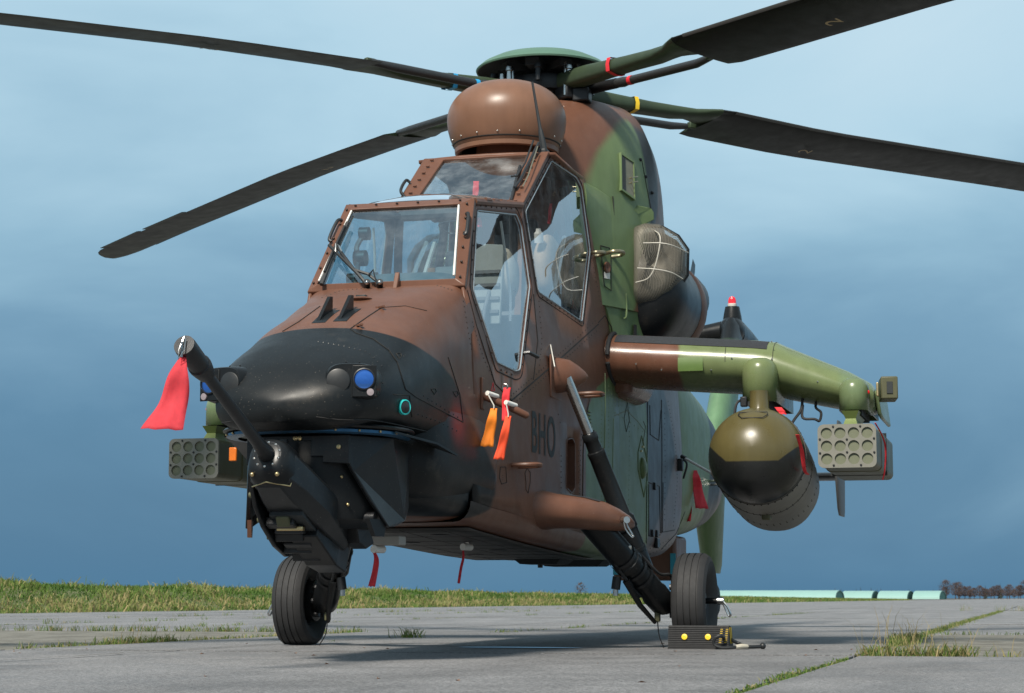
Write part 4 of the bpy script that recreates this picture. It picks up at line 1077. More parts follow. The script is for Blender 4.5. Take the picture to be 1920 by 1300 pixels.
rings = [sec(-.10, [(-.095, .03), (-.05, .088), (.05, .088), (.098, .03), (.09, -.08), (.05, -.112), (-.05, -.112), (-.09, -.08)]),
         sec(-.22, [(-.10, .03), (-.05, .095), (.055, .095), (.122, .025), (.118, -.075), (.07, -.128), (-.07, -.128), (-.10, -.08)]),
         sec(-.42, [(-.105, .03), (-.05, .10), (.075, .10), (.165, .01), (.160, -.085), (.115, -.138), (-.08, -.138), (-.11, -.09)]),
         sec(-.52, [(-.105, .03), (-.05, .095), (.08, .095), (.168, .0), (.158, -.09), (.118, -.135), (-.08, -.135), (-.11, -.08)]),
         sec(-.76, [(-.10, .03), (-.05, .07), (.07, .07), (.14, -.01), (.135, -.075), (.12, -.11), (-.08, -.11), (-.11, -.06)])]
P(MB().loft(rings, cap0=True, cap1=True), 'gun_cradle', M_SHROUD, tur, bevel=.006, smooth=18)
P(MB().prism(sec(-.30, [(-.065, -.150), (.085, -.150)])[:2] + sec(-.70, [(.10, -.150), (-.065, -.150)]), ne * .03), 'cradle_well', M_DARK, tur, smooth=0)
# side plates hanging below the cradle and ammunition feed between them
for y, th in ((-.115, .02),):
    pts = [A0 + ax * a_ + ne * b_ + Vector((0, y, 0)) for a_, b_ in ((-.12, -.06), (-.22, -.14), (-.34, -.185), (-.50, -.205), (-.64, -.19), (-.74, -.14), (-.74, -.03), (-.3, -.03))]
    P(MB().prism(pts, (0, th, 0)), 'cradle_plate', M_BLACK, tur, bevel=.006, smooth=0)
for k, (a_, b_) in enumerate(((-.2, -.10), (-.33, -.155), (-.46, -.175), (-.27, -.08))):
    for y in (-.12,): P(MB().lathe(A0 + ax * a_ + ne * b_ + Vector((0, y, 0)), (0, 1, 0), [(-.006, .013), (.006, .013), (.006, .006), (.0, .0)], 12), 'cradle_hole', M_OLIVE, tur)
m = MB()
for k in range(6):
    q = A0 + ax * (-.36 - .06 * k) - ne * (.155 + .004 * k); m.box(q + Vector((0, -.03 + .02 * (k % 2), 0)), (.05, .13, .04), Matrix.Rotation(R(20 * (k % 3 - 1)), 3, 'Y'))
P(m, 'feed_link', M_GUNMETAL, tur, bevel=.006)
P(MB().box(A0 - ax * .40 - ne * .165 + Vector((0, 0, 0)), (.035, .12, .02)), 'feed_catch', M_BRASS, tur, bevel=.004)
P(MB().box(A0 - ax * .34 - ne * .15 + Vector((0, -.01, 0)), (.05, .06, .05), Matrix.Rotation(R(30), 3, 'Y')), 'feed_catch', M_OLIVE, tur, bevel=.006)
rings = [sec(-.46, [(-.03, -.10), (.10, -.10), (.10, -.175), (-.03, -.175)]), sec(-.70, [(-.03, -.08), (.115, -.08), (.115, -.205), (-.03, -.205)]), sec(-.84, [(-.02, -.06), (.11, -.06), (.11, -.18), (-.02, -.18)])]
P(MB().loft(rings, cap0=True, cap1=True), 'feed_chute', M_BLACK, tur, bevel=.006, smooth=0)
for y in (-.17, .12): P(MB().prism([(4.20, y, .60), (4.02, y, .60), (3.98, y + .01, .52), (4.08, y + .01, .495), (4.16, y, .52)], (0, .07 if y > 0 else .05, 0)), 'lower_fairing', M_BLACK, tur, bevel=.006, smooth=0)
P(MB().cyl((4.24, .17, .63), (4.24, .29, .627), .026, n=12), 'drive_motor', M_GUNMETAL, tur); P(MB().box((4.26, .17, .635), (.06, .05, .05)), 'drive_motor_cap', M_OLIVE, tur, bevel=.004)
P(MB().lathe((4.52, -.03, .93), (0, 0, 1), [(-.04, .022), (.0, .022), (.002, .018), (.025, .018), (.027, 0)], 14), 'lock_knob', M_BLKPLASTIC, tur)

# ------------------------------------------------------------------ main rotor
HUBZ = 3.63
hub = P(MB().lathe((0, 0, HUBZ), (0, 0, 1), [(-.14, .16), (-.05, .19), (-.045, .24), (.0, .25), (.05, .24), (.055, .16), (.12, .14)], 32), 'rotor_hub', M_GUNMETAL)
P(MB().lathe((0, 0, 3.3), (0, 0, 1), [(0, .13), (.3, .12)], 24), 'rotor_mast', M_STEEL, hub)
P(MB().lathe((0.01, 0, 0), (0, 0, 1), [(3.742, .432), (3.742, .442), (3.752, .446), (3.785, .41), (3.825, .33), (3.855, .22), (3.870, .11), (3.874, .0)], 56), 'hub_cap', simple('cap_paint', (.085, .165, .115), .45, 0, .12, 6), hub)
P(MB().lathe((0.01, 0, 0), (0, 0, 1), [(3.742, .433), (3.768, .40), (3.80, .30), (3.82, .12), (3.82, 0)], 56), 'cap_underside', M_DARK, hub)
m = MB()
for k in range(4):
    a = R(45 * k); m.box((.01, 0, 3.745), (.60, .09, .05), Matrix.Rotation(a, 3, 'Z'))
P(m, 'cap_spider', M_DARK, hub)
BL = {0: (-37.6, [(.25, 3.59), (.7, 3.565), (1.6, 3.555), (2.55, 3.515), (3.8, 3.43), (6.5, 3.22)], M_STRIPB),
      1: (-127.6, [(.25, 3.62), (.8, 3.615), (2, 3.60), (2.9, 3.58), (5.3, 3.45), (6.5, 3.37)], M_RIVETG),
      2: (52.4, [(.25, 3.635), (.77, 3.62), (1.6, 3.575), (3.1, 3.565), (6.5, 3.50)], M_STRIPR),
      3: (142.4, [(.25, 3.63), (.5, 3.63), (1.2, 3.645), (2.5, 3.635), (5, 3.71), (6.5, 3.74)], M_YELLOW)}
two = text_mesh('2', .16)
for k, (az, zc, band) in BL.items():
    a = R(az); rd = Vector((math.cos(a), math.sin(a), 0)); td = Vector((-math.sin(a), math.cos(a), 0))     # td: trailing side
    zr = [q[0] for q in zc]; zz = [q[1] for q in zc]
    def bp(r, c, h=0.0, pit=10.0):
        """c: chordwise from pitch axis, + towards trailing edge; leading edge pitched up"""
        pt = R(pit); return rd * r + td * (c * math.cos(pt) + h * math.sin(pt)) + Vector((0, 0, float(np.interp(r, zr, zz)) - c * math.sin(pt) + h * math.cos(pt)))
    S = []
    st = [(.10, -.075, .065, .10), (.5, -.08, .06, .10), (.9, -.075, .05, .075), (1.15, -.085, .05, .065), (1.3, -.115, .06, .058), (1.36, -.145, .07, .055), (1.42, -.172, .085, .055), (1.47, -.192, .10, .055), (1.472, -.193, .29, .055), (1.58, -.20, .30, .055)]
    st += [(r, -.20, .30, .052) for r in np.arange(2.0, 5.8, .35)] + [(5.85, -.20, .30, .05), (6.0, -.20, .29, .045), (6.12, -.20, .25, .04), (6.24, -.19, .18, .034), (6.34, -.17, .10, .028), (6.42, -.14, .03, .02), (6.47, -.11, -.04, .012)]
    for r, le, te, th in st:
        ring_ = []; n = 10; pit = float(np.interp(r, [.2, 1.0, 1.6], [2, 6, 10]))
        for i in range(n + 1):
            x = (1 - math.cos(math.pi * i / n)) / 2; t = th * 5 * (.2969 * math.sqrt(x) - .126 * x - .3516 * x * x + .2843 * x ** 3 - .1015 * x ** 4)
            if r < 1.2: t = th * .55 * (max(1 - (2 * x - 1) ** 6, 0) ** .5)
            ring_.append((le + (te - le) * x, t, pit))
        S.append([bp(r, c, t, pt) for c, t, pt in ring_] + [bp(r, c, -t, pt) for c, t, pt in ring_[-2:0:-1]])
    nroot = 8
    blade = P(MB().loft(S[nroot - 1:], cap0=True, cap1=True), 'rotor_blade', M_BLADE, smooth=40)
    P(MB().loft(S[:nroot + 1], cap0=True), 'blade_root', M_DGREEN, blade, smooth=40)
    # leading edge erosion strip
    rr = [r for r, *_ in st if 1.575 < r < 5.9]
    P(MB().loft([[bp(r, -.19, -.014), bp(r, -.203, -.002), bp(r, -.203, .004), bp(r, -.17, .016)] for r in rr], closed=False), 'erosion_strip', simple('strip_grey', (.07, .065, .06), .4, .3), blade, smooth=60)
    if k in (0, 1):
        for r0_ in (4.4, 5.2): P(MB().prism([bp(r0_, .295), bp(r0_ + .7, .295), bp(r0_ + .7, .335), bp(r0_, .335)], (0, 0, .006)), 'trim_tab', M_BLADE, blade)
    # lead-lag damper beside the root
    D = lambda r, c, h=-.005: bp(r, c, h, 4)
    dm = P(MB().tube([D(.55, .165, -.03), D(.62, .175, -.03), D(.66, .178, -.03), D(1.30, .185, -.02), D(1.48, .16)], [.030, .034, .028, .028, .02], 12), 'damper', M_CARBON, blade)
    P(MB().tube([D(.30, .15, -.03), D(.45, .158, -.03), D(.56, .166, -.03)], [.036, .034, .034], 14), 'damper_sleeve', M_ALU if k == 0 else M_GUNMETAL, blade)
    P(MB().tube([D(.24, .145, -.03), D(.31, .15, -.03)], .044, 14), 'damper_collar', M_WHITE if k == 0 else M_GUNMETAL, blade)
    P(MB().tube([D(.67, .178, -.03), D(.70, .179, -.03)], .0305, 12), 'colour_band', band, blade)
    rr_ = .74
    q = [[bp(x, c, t, 5) for c, t in ((-.086, .0), (-.077, .045), (-.01, .056), (.05, .045), (.066, 0), (.05, -.045), (-.01, -.056), (-.077, -.045))] for x in (rr_, rr_ + .035)]
    P(MB().loft(q), 'colour_band', band, blade)
    P(MB().box(D(1.47, .14), (.07, .04, .05), Matrix.Rotation(a, 3, 'Z')), 'damper_lug', M_DGREEN, blade, bevel=.008)
    P(MB().box(bp(.26, 0, -.085, 0), (.13, .13, .09), Matrix.Rotation(a, 3, 'Z')), 'blade_cuff', M_GUNMETAL, blade, bevel=.012)
    for c in (-.05, .05): P(MB().cyl(bp(.30, c, -.11, 0), bp(.30, c, .11, 0), .02, n=10), 'cuff_bolt', M_STEEL, blade)
    # painted digit under the blade
    me = two.copy(); o = bpy.data.objects.new('painted_digit', me); COL.objects.link(o); o.parent = blade; me.materials.clear(); me.materials.append(M_TANINK)
    for v in me.vertices:
        x, y = v.co.x, v.co.y; v.co = bp(2.6 - y, .11 - x * .9, -.0, 10) + Vector((0, 0, -.047))
    # keep the digit clear of the skin
P(MB().box((.16, .30, 3.53), (.11, .11, .09)), 'pitch_link_block', M_GUNMETAL, hub, bevel=.01)
for k in range(10):
    aa = R(36 * k + 8); P(MB().lathe((.33 * math.cos(aa), .33 * math.sin(aa), 3.66), (0, 0, 1), [(-.05, .018), (.03, .018), (.035, .026), (.06, .026), (.062, 0)], 10), 'hub_bolt', M_STEEL if k % 2 else M_GUNMETAL, hub)

# ------------------------------------------------------------------ stub wings, pylons
def wing_sec(Y, zc, th, xl, ch):
    pts = []
    for x, t in airfoil(0, 1, .30, 16): pts.append((xl + x * ch, Y, zc + t / .15 * th / 2 * 1.0))
    return pts
WS = [(.50, 1.775, .33, .52, 1.05), (1.0, 1.735, .335, .52, 1.02), (1.44, 1.70, .335, .52, 1.0), (1.56, 1.685, .335, .52, .98), (1.62, 1.66, .325, .52, .97), (2.0, 1.535, .24, .50, .9), (2.13, 1.485, .19, .48, .85), (2.155, 1.478, .13, .45, .78)]
def wing_top(Y, X):
    z, th, xl, ch = (np.interp(Y, [w[0] for w in WS], [w[i] for w in WS]) for i in (1, 2, 3, 4))
    x = min(max((xl - X) / ch, 0), 1); t = 5 * .3 * (.2969 * math.sqrt(x) - .126 * x - .3516 * x * x + .2843 * x ** 3 - .1015 * x ** 4); return z + t / .15 * th / 2
for s_ in (1, -1):
    rings = [[(x, s_ * y, z) for x, y, z in wing_sec(*w)] for w in WS]
    wing = P(MB().loft(rings, cap0=True, cap1=True), 'stub_wing', M_WING, smooth=32)
    rings = [[(X, s_ * Y, wing_top(Y, X) + .004) for X in [.478, .46, .43, .40, .36, .2, 0, -.3]] for Y in np.linspace(.57, 1.52, 8)]
    P(MB().loft(rings, closed=False), 'walkway_strip', M_WALK, wing, fix=True)
    P(MB().tube([(x * 1.0, s_ * (side_y(.3, 1.8) + .012), z) for x, y, z in wing_sec(.53, 1.775, .34, .53, 1.06)] , .014, 8), 'root_seal', M_RUBBER, wing)
    # root underside fairing
    rings = []
    for Y, h in ((.5, 1.53), (.58, 1.54), (.63, 1.56), (.66, 1.61)):
        rings.append([(x, s_ * Y, z) for x, z in ((.36, 1.66), (.30, h + .03), (.2, h), (-.3, h), (-.5, h + .1), (-.5, 1.7))])
    P(MB().loft(rings, cap0=True, cap1=True), 'root_fairing', M_WING, wing, bevel=.01)
    if s_ > 0:
        for Y in (1.27, 1.56):
            P(MB().tube([(x, Y, z) for x, _, z in [(p[0] + .002, Y, p[2]) for p in wing_sec(*[float(np.interp(Y, [w[0] for w in WS], [w[i] for w in WS])) for i in range(5)])[:9] + wing_sec(*[float(np.interp(Y, [w[0] for w in WS], [w[i] for w in WS])) for i in range(5)])[-8:]]][-17:][:9], .002, 5), 'panel_gap', M_LINE, wing)
        ctr = on('X', .515, 1294, 672); P(MB().loft([[(.524 - 3.0 * (z - 1.70) ** 2 - .4 * abs(z - 1.70) ** 1.2 * 0 + .003, y, z) for y in (ctr.y - .075, ctr.y - .02, ctr.y + .03, ctr.y + .08)] for z in (1.66, 1.69, 1.72, 1.745)], closed=False), 'paint_patch', M_PATCH, wing)
        for u, v in ((1192, 683), (1292, 695), (1333, 694), (1372, 672), (1447, 674), (1375, 692), (1450, 695), (1533, 716), (1240, 694), (1447, 641)):
            P(MB().ball(on('X', .505 if v > 690 else .52, u, v), .006, n=6, m=4), 'screw', M_ALU, wing)
    # inner and outer pylons: half round cowl open below
    for Y, zb, zt, r_, xf, xb in ((1.485, 1.452, 1.69, .105, .66, -.25), (2.045, 1.39, 1.555, .088, .62, -.2)):
        prof = [(xf - r_ + r_ * math.cos(t), r_ * math.sin(t)) for t in np.linspace(-math.pi / 2, math.pi / 2, 15)]
        prof = [(xb, -r_)] + prof + [(xb, r_)]
        rings = [[(x, s_ * (Y + y), z + (0 if z < zb + .01 else 0)) for x, y in prof] for z in (zb, zt - .04)]
        rings += [[(xf - r_ + (x - xf + r_) * k if x > xf - r_ else x, s_ * (Y + y * k), z) for x, y in prof] for z, k in ((zt - .01, .93), (zt + .015, .75), (zt + .03, .45))]
        P(MB().loft(rings, closed=True, cap1=True), 'pylon', M_WING, wing, smooth=45, solid=.008)
        P(MB().box((.28, s_ * Y, zb + .01), (.55, r_ * 1.1, .08)), 'ejector_rack', M_DARK, wing)
    m = MB(); m.prism([(.34, s_ * 2.145, 1.53), (.36, s_ * 2.155, 1.51), (.30, s_ * 2.165, 1.38), (.2, s_ * 2.17, 1.365), (-.4, s_ * 2.17, 1.365), (-.4, s_ * 2.15, 1.53)], (0, s_ * .025, 0)); P(m, 'tip_plate', M_WING, wing, bevel=.012)
    if s_ > 0: P(MB().box((.47, s_ * 2.245, 1.52), (.22, .10, .135), Matrix.Rotation(s_ * R(8), 3, 'Z')), 'tip_sensor', M_OLIVE, wing, bevel=.008)
    if s_ > 0: P(MB().box((.582, s_ * 2.262, 1.52), (.006, .035, .07), Matrix.Rotation(s_ * R(8), 3, 'Z')), 'sensor_window', M_INK, wing)
    if s_ > 0: P(MB().box((.57, s_ * 2.19, 1.51), (.05, .014, .08)), 'sensor_hinge', M_BRASS, wing, bevel=.003)
    P(MB().lathe((.53, s_ * 2.115, 1.50), (.6, s_ * .8, 0), [(-.02, .02), (.01, .018), (.025, .010), (.028, 0)], 14), 'position_lamp', M_REDLENS, wing)
    # hanging cables
    for pts in ([(.62, 1.40, 1.47), (.66, 1.36, 1.44), (.67, 1.35, 1.36), (.67, 1.40, 1.335), (.66, 1.50, 1.38), (.64, 1.53, 1.45)], [(.35, 1.72, 1.50), (.37, 1.71, 1.42), (.38, 1.67, 1.36), (.38, 1.63, 1.30)],
                [(.36, 1.72, 1.45), (.37, 1.72, 1.37), (.37, 1.79, 1.36), (.36, 1.82, 1.35), (.36, 1.83, 1.40), (.36, 1.80, 1.43), (.35, 1.80, 1.47)]):
        P(MB().tube(bezier([(x, s_ * y, z) for x, y, z in pts], 6), .0085, 6), 'pylon_cable', M_RUBBER, wing)
    P(MB().box((.64, s_ * 1.40, 1.45), (.05, .04, .06)), 'cable_plug', M_GUNMETAL, wing, bevel=.006)

# ------------------------------------------------------------------ landing gear
for s_ in (1, -1):
    Yc = 1.19; axle = Vector((1.25, s_ * Yc, .262))
    P0, P1 = Vector((1.84, s_ * .72, .70)), Vector((1.30, s_ * 1.02, .245))
    d = (P1 - P0).normalized(); Lg = (P1 - P0).length
    gear = P(MB().lathe(P0, d, [(-.05, .074), (0, .078), (.36, .078), (.365, .084), (.40, .084), (.405, .072), (Lg - .12, .072), (Lg - .1, .078), (Lg, .074), (Lg + .03, .055)], 24), 'landing_gear', M_BLACK)
    P(MB().tube([P1, P1.lerp(axle, .5) + Vector((0, 0, .01)), axle - Vector((0, s_ * .10, 0))], [.062, .055, .05], 14), 'axle_arm', M_BLACK, gear)
    S0, S1 = Vector((1.76, s_ * .585, 1.455)), Vector((1.36, s_ * .915, .435)); e = (S1 - S0).normalized(); Ls = (S1 - S0).length
    P(MB().lathe(S0, e, [(-.05, .030), (.30, .030), (.302, .036)], 20), 'oleo_piston', M_STEEL, gear)
    P(MB().lathe(S0, e, [(.29, .036), (.30, .044), (.33, .046), (.34, .040), (.40, .042), (.405, .052), (.43, .052), (.435, .050), (.80, .053), (.82, .068), (.88, .068), (.885, .062), (1.0, .062), (1.002, .066), (1.02, .066), (1.022, .062), (Ls, .062), (Ls + .03, .045)], 24), 'oleo_strut', M_BLACK, gear)
    for t, sz in ((.33, .085), (.45, .080), (.52, .080)):
        P(MB().lathe(P0 + d * (Lg * t * 1.3), d, [(-.01, sz), (.01, sz)], 20), 'hose_clamp', M_GUNMETAL, gear)
        P(MB().cyl(P0 + d * (Lg * t * 1.3) + Vector((.05, s_ * .02, .03)), P0 + d * (Lg * t * 1.3) + Vector((.055, -s_ * .02, .07)), .007, n=6), 'clamp_screw', M_BRASS, gear)
    q = P0 + d * .35 + Vector((.058, s_ * .02, .035)); P(MB().box(q, (.012, .05, .085), Matrix.Rotation(s_ * R(25), 3, 'Z') @ Matrix.Rotation(R(35), 3, 'Y')), 'data_plate', M_CREAM, gear)
    P(MB().tube(bezier([P0 + d * .25 + Vector((.0, -s_ * .04, .08)), P0 + d * .45 + Vector((.0, s_ * .02, .10)), P0 + d * .62 + Vector((0, s_ * .05, .085)), axle + Vector((.02, -s_ * .13, .14)), axle + Vector((.05, -s_ * .12, .02))], 8), .009, 6), 'brake_hose', M_RUBBER, gear)
    P(MB().tube(bezier([P0 + d * .30 + Vector((.06, -s_ * .03, -.03)), P0 + d * .48 + Vector((.07, -s_ * .03, -.06)), P0 + d * .60 + Vector((.05, -s_ * .04, -.06))], 8), .010, 6), 'brake_hose', M_RUBBER, gear)
    # torque link, tie-down lug, step plate under the arm
    a_, b_ = P0 + d * .42 + Vector((.05, -s_ * .02, -.075)), P0 + d * .74 + Vector((.03, -s_ * .03, -.12))
    P(MB().tube([a_, a_.lerp(b_, .5) + Vector((.02, 0, -.02)), b_], [.022, .016, .012], 6), 'torque_link', M_BLACK, gear)
    P(MB().cyl(a_ + Vector((.0, -s_ * .05, .02)), a_ + Vector((0, -s_ * .06, -.05)), .026, n=10), 'damper_pot', M_GUNMETAL, gear)
    P(MB().cyl(a_ + Vector((.0, -s_ * .06, -.05)), a_ + Vector((0, -s_ * .06, -.085)), .016, n=10), 'pot_tip', M_STEEL, gear)
    P(MB().box(P1 + Vector((.03, -s_ * .03, -.07)), (.04, .03, .06)), 'earth_clip', M_OLIVE, gear, bevel=.006)
    P(MB().tube(bezier([P1 + Vector((.03, -s_ * .03, -.10)), P1 + Vector((.035, -s_ * .02, -.18)), Vector((P1.x + .06, P1.y + s_ * .01, .002))], 6), .0035, 5), 'earth_wire', M_GUNMETAL, gear)
    # wheel
    tw_, rr_ = .098, .272
    prof = [(-.055, .135), (-.075, .155), (-.095, .20), (-.098, .225), (-.088, .25), (-.070, .264)]
    for c in (-.054, -.018, .018, .054):       # tread grooves
        prof += [(c - .0045, .2715 - .10 * c * c * 8), (c - .0035, .264), (c + .0035, .264), (c + .0045, .2715 - .10 * c * c * 8)]
    prof += [(.070, .264), (.088, .25), (.098, .225), (.095, .20), (.075, .155), (.055, .135)]
    sag = MB().lathe(axle, (0, 1, 0), prof, 56)
    sag.v = [(x, axle.y + (y - axle.y) * (1 + .10 * max(0, (.10 - z) / .10)), max(z, .004)) for x, y, z in sag.v]
    wh = P(sag, 'main_wheel', M_RUBBER, smooth=25)
    P(MB().lathe(axle, (0, 1, 0), [(-.06, .0), (-.06, .06), (-.03, .10), (-.05, .128), (-.058, .137), (.058, .137), (.05, .128), (.02, .11), (.02, .06), (.06, .05), (.06, 0)], 32), 'wheel_rim', M_GUNMETAL, wh)
    for k in range(8):
        t = 2 * math.pi * k / 8; P(MB().cyl(axle + Vector((.085 * math.cos(t), s_ * .015, .085 * math.sin(t))), axle + Vector((.085 * math.cos(t), s_ * .032, .085 * math.sin(t))), .010, n=6), 'rim_bolt', M_STEEL, wh)
    P(MB().lathe(axle, (0, -s_, 0), [(.05, .12), (.10, .12), (.105, .10), (.105, .04)], 24), 'brake_unit', M_BLACK, gear)
    for k in range(6):
        t = 2 * math.pi * k / 6; P(MB().cyl(axle + Vector((.09 * math.cos(t), -s_ * .10, .09 * math.sin(t))), axle + Vector((.09 * math.cos(t), -s_ * .135, .09 * math.sin(t))), .018, n=8), 'brake_piston', M_GUNMETAL, gear)
    P(MB().cyl(axle + Vector((0, s_ * .05, 0)), axle + Vector((0, s_ * .15, 0)), .017, n=12), 'tie_down_stub', M_BLACK, gear)
    P(MB().cyl(axle + Vector((0, s_ * .13, 0)), axle + Vector((0, s_ * .165, 0)), .022, n=12), 'tie_down_nut', M_STEEL, gear)
    P(MB().tube(bezier([axle + Vector((0, s_ * .16, .0)), axle + Vector((.005, s_ * .185, -.03)), axle + Vector((.005, s_ * .205, -.075)), axle + Vector((0, s_ * .195, -.085)), axle + Vector((-.005, s_ * .175, -.045)), axle + Vector((0, s_ * .16, -.01))], 5), .006, 6), 'shackle', M_STEEL, gear)
    # upper strut fairing
    c = Vector((1.74, s_ * .52, 1.515)); rings = []
    for t, rr2, dx in ((-.10, .02, .05), (-.09, .06, .05), (-.06, .088, .04), (.0, .10, .015), (.06, .088, -.01), (.10, .06, -.04), (.13, .03, -.08), (.145, .006, -.10)):
        rings.append([(c.x + dx + rr2 * .9 * math.cos(a), c.y + s_ * t, c.z + .25 * t * 0 + rr2 * math.sin(a)) for a in [2 * math.pi * k / 20 for k in range(20)]])
    P(MB().loft(rings, cap0=True, cap1=True), 'strut_fairing', M_BROWN, gear, smooth=60)
    P(MB().box((1.76, s_ * .506, 1.50), (.26, .012, .24)), 'fairing_base', M_BROWN, gear, bevel=.02)
    # lower gear fairing: tapered pod swept outwards and aft
    rings = []
    for Y, xc, zc, rx, rz in ((.46, 2.0, .755, .26, .115), (.54, 1.985, .75, .22, .098), (.62, 1.96, .745, .20, .092), (.72, 1.91, .735, .185, .088), (.80, 1.85, .722, .16, .078), (.86, 1.78, .705, .12, .062), (.905, 1.70, .69, .07, .04), (.925, 1.655, .685, .02, .015)):
        rings.append([(xc + rx * math.copysign(abs(math.cos(a)) ** .85, math.cos(a)), s_ * Y, zc + rz * math.copysign(abs(math.sin(a)) ** .85, math.sin(a))) for a in [2 * math.pi * k / 32 for k in range(32)]])
    gf = P(MB().loft(rings, cap0=True, cap1=True), 'gear_fairing', M_BROWN, gear, smooth=50)
    P(MB().loft([[(xc + dx, s_ * Y, z_ + .002) for dx, z_ in ((.09, zc + rz * .93), (.04, zc + rz * .985), (0, zc + rz), (-.05, zc + rz * .985), (-.10, zc + rz * .9))] for Y, xc, zc, rz in ((.53, 1.985, .75, .098), (.62, 1.96, .745, .092), (.72, 1.91, .735, .088), (.79, 1.855, .724, .079))], closed=False), 'step_pad', M_WALK, gear)
    lug = Vector((1.79, s_ * .90, .70)); P(MB().cyl(lug + Vector((.04, 0, 0)), lug + Vector((.09, s_ * .03, 0)), .019, n=12), 'jacking_stud', M_ALU, gear)
    P(MB().tube(bezier([lug + Vector((.08, s_ * .02, 0)), lug + Vector((.075, s_ * .035, -.04)), lug + Vector((.07, s_ * .06, -.085)), lug + Vector((.07, s_ * .05, -.09)), lug + Vector((.075, s_ * .02, -.05)), lug + Vector((.08, s_ * .01, -.01))], 4), .0055, 6), 'shackle', M_STEEL, gear)

# ------------------------------------------------------------------ surface details placed by casting photo rays onto the built skin
from mathutils.bvhtree import BVHTree
def bvh_of(names):
    V, F = [], []
    for o in heli.children:
        if o.name.split('.')[0] in names:
            k = len(V); V += [v.co.copy() for v in o.data.vertices]; F += [tuple(i + k for i in p.vertices) for p in o.data.polygons]
    return BVHTree.FromPolygons(V, F)
SKIN = bvh_of(('side_panel', 'aft_fuselage', 'belly_panel', 'nose_hood', 'chin_fairing', 'chin_floor', 'tail_boom', 'shoulder_cowling'))
COWB = bvh_of(('mast_fairing',))
WINGB = bvh_of(('stub_wing',))
def hit(u, v, tree=SKIN, off=.001):
    loc, nr, *_ = tree.ray_cast(Vector(CP), Vector(ray(u, v)).normalized())
    if loc is None: return None, None
    if nr.dot(Vector(ray(u, v))) > 0: nr = -nr
    return loc + nr * off, nr
def skin_path(pts, tree=SKIN, off=.0008, n=8):
    out = []
    for (u0, v0), (u1, v1) in zip(pts, pts[1:]):
        for k in range(n + 1):
            p, _ = hit(u0 + (u1 - u0) * k / n, v0 + (v1 - v0) * k / n, tree, off)
            if p is not None and (not out or (p - out[-1]).length > 1e-4): out.append(p)
    return out
def seam(pts, r=.0032, mat=M_LINE, name='panel_gap', tree=SKIN, parent=heli):
    q = skin_path(pts, tree)
    if len(q) > 1: P(MB().tube(q, r, 5), name, mat, parent)
RV = {}
def rivets(pts, step=7.0, mat=M_RIVET, r=.0056, tree=SKIN):
    m = RV.setdefault(mat.name, (MB(), mat))[0]
    for (u0, v0), (u1, v1) in zip(pts, pts[1:]):
        n = max(1, int(math.hypot(u1 - u0, v1 - v0) / step))
        for k in range(n):
            t = (k + .5) / n; p, nr = hit(u0 + (u1 - u0) * t, v0 + (v1 - v0) * t, tree, 0)
            if p is None: continue
            e1 = nr.orthogonal().normalized(); e2 = nr.cross(e1)
            vs_ = [p + (e1 * math.cos(a) + e2 * math.sin(a)) * r for a in [2 * math.pi * j / 6 for j in range(6)]] + [p + nr * r * .7]
            m.add(vs_, [(j, (j + 1) % 6, 6) for j in range(6)])
# brown forward flank
seam([(958, 752), (1010, 708), (1060, 664), (1122, 608)], .004); rivets([(962, 758), (1012, 716), (1062, 671), (1125, 615)], 6); rivets([(956, 744), (1008, 700), (1058, 656), (1118, 600)], 6)
seam([(1122, 605), (1134, 592), (1146, 612), (1150, 640)])
seam([(876, 545), (893, 610), (928, 720), (960, 752)]); rivets([(884, 600), (908, 676), (930, 722)], 8); rivets([(868, 560), (876, 610), (884, 660)], 9)
seam([(1000, 552), (1008, 640), (1000, 712)]); rivets([(1010, 560), (1016, 640), (1010, 700)], 10); rivets([(1022, 566), (1092, 612)], 9); rivets([(1108, 480), (1124, 560), (1132, 590)], 9)
seam([(986, 905), (984, 888), (988, 878), (994, 886), (994, 905), (990, 925), (986, 918), (986, 905)], .002)
rivets([(1045, 770), (1052, 800)], 12); rivets([(1052, 850), (1052, 930)], 10); rivets([(1084, 840), (1086, 930)], 10)
seam([(1092, 950), (1093, 850), (1096, 790), (1104, 755), (1106, 745)], .004); rivets([(1087, 940), (1088, 850), (1092, 790)], 9)
seam([(938, 876), (948, 876), (950, 905), (940, 908), (936, 895), (938, 876)], .002)
for v in (880, 884, 888): rivets([(1000 - 62, v + 12), (947, v + 12)], 5, M_LINE, .003)
# green panels
seam([(1134, 700), (1135, 760), (1133, 850), (1134, 960)], .003, M_RIVETG); rivets([(1128, 740), (1127, 850), (1128, 960)], 8, M_RIVETG); rivets([(1141, 720), (1141, 850), (1140, 980)], 8, M_RIVETG)
seam([(1152, 780), (1175, 770), (1195, 790), (1210, 810)], .002, M_RIVETG); seam([(1150, 785), (1148, 900), (1150, 960)], .002, M_RIVETG)
rivets([(1180, 760), (1180, 850), (1178, 960), (1180, 1030)], 9, M_RIVETG); rivets([(1150, 772), (1178, 790), (1208, 812)], 8, M_RIVETG)
for x0 in (1146, 1152, 1158, 1164): rivets([(x0, 735), (x0 + 2, 765)], 7, M_RIVETG)
seam([(1176, 755), (1180, 790), (1174, 810), (1170, 785), (1176, 755)], .002, M_LINE); seam([(1214, 748), (1213, 850), (1211, 1040)], .004)
seam([(1206, 790), (1210, 800), (1206, 830)], .002)
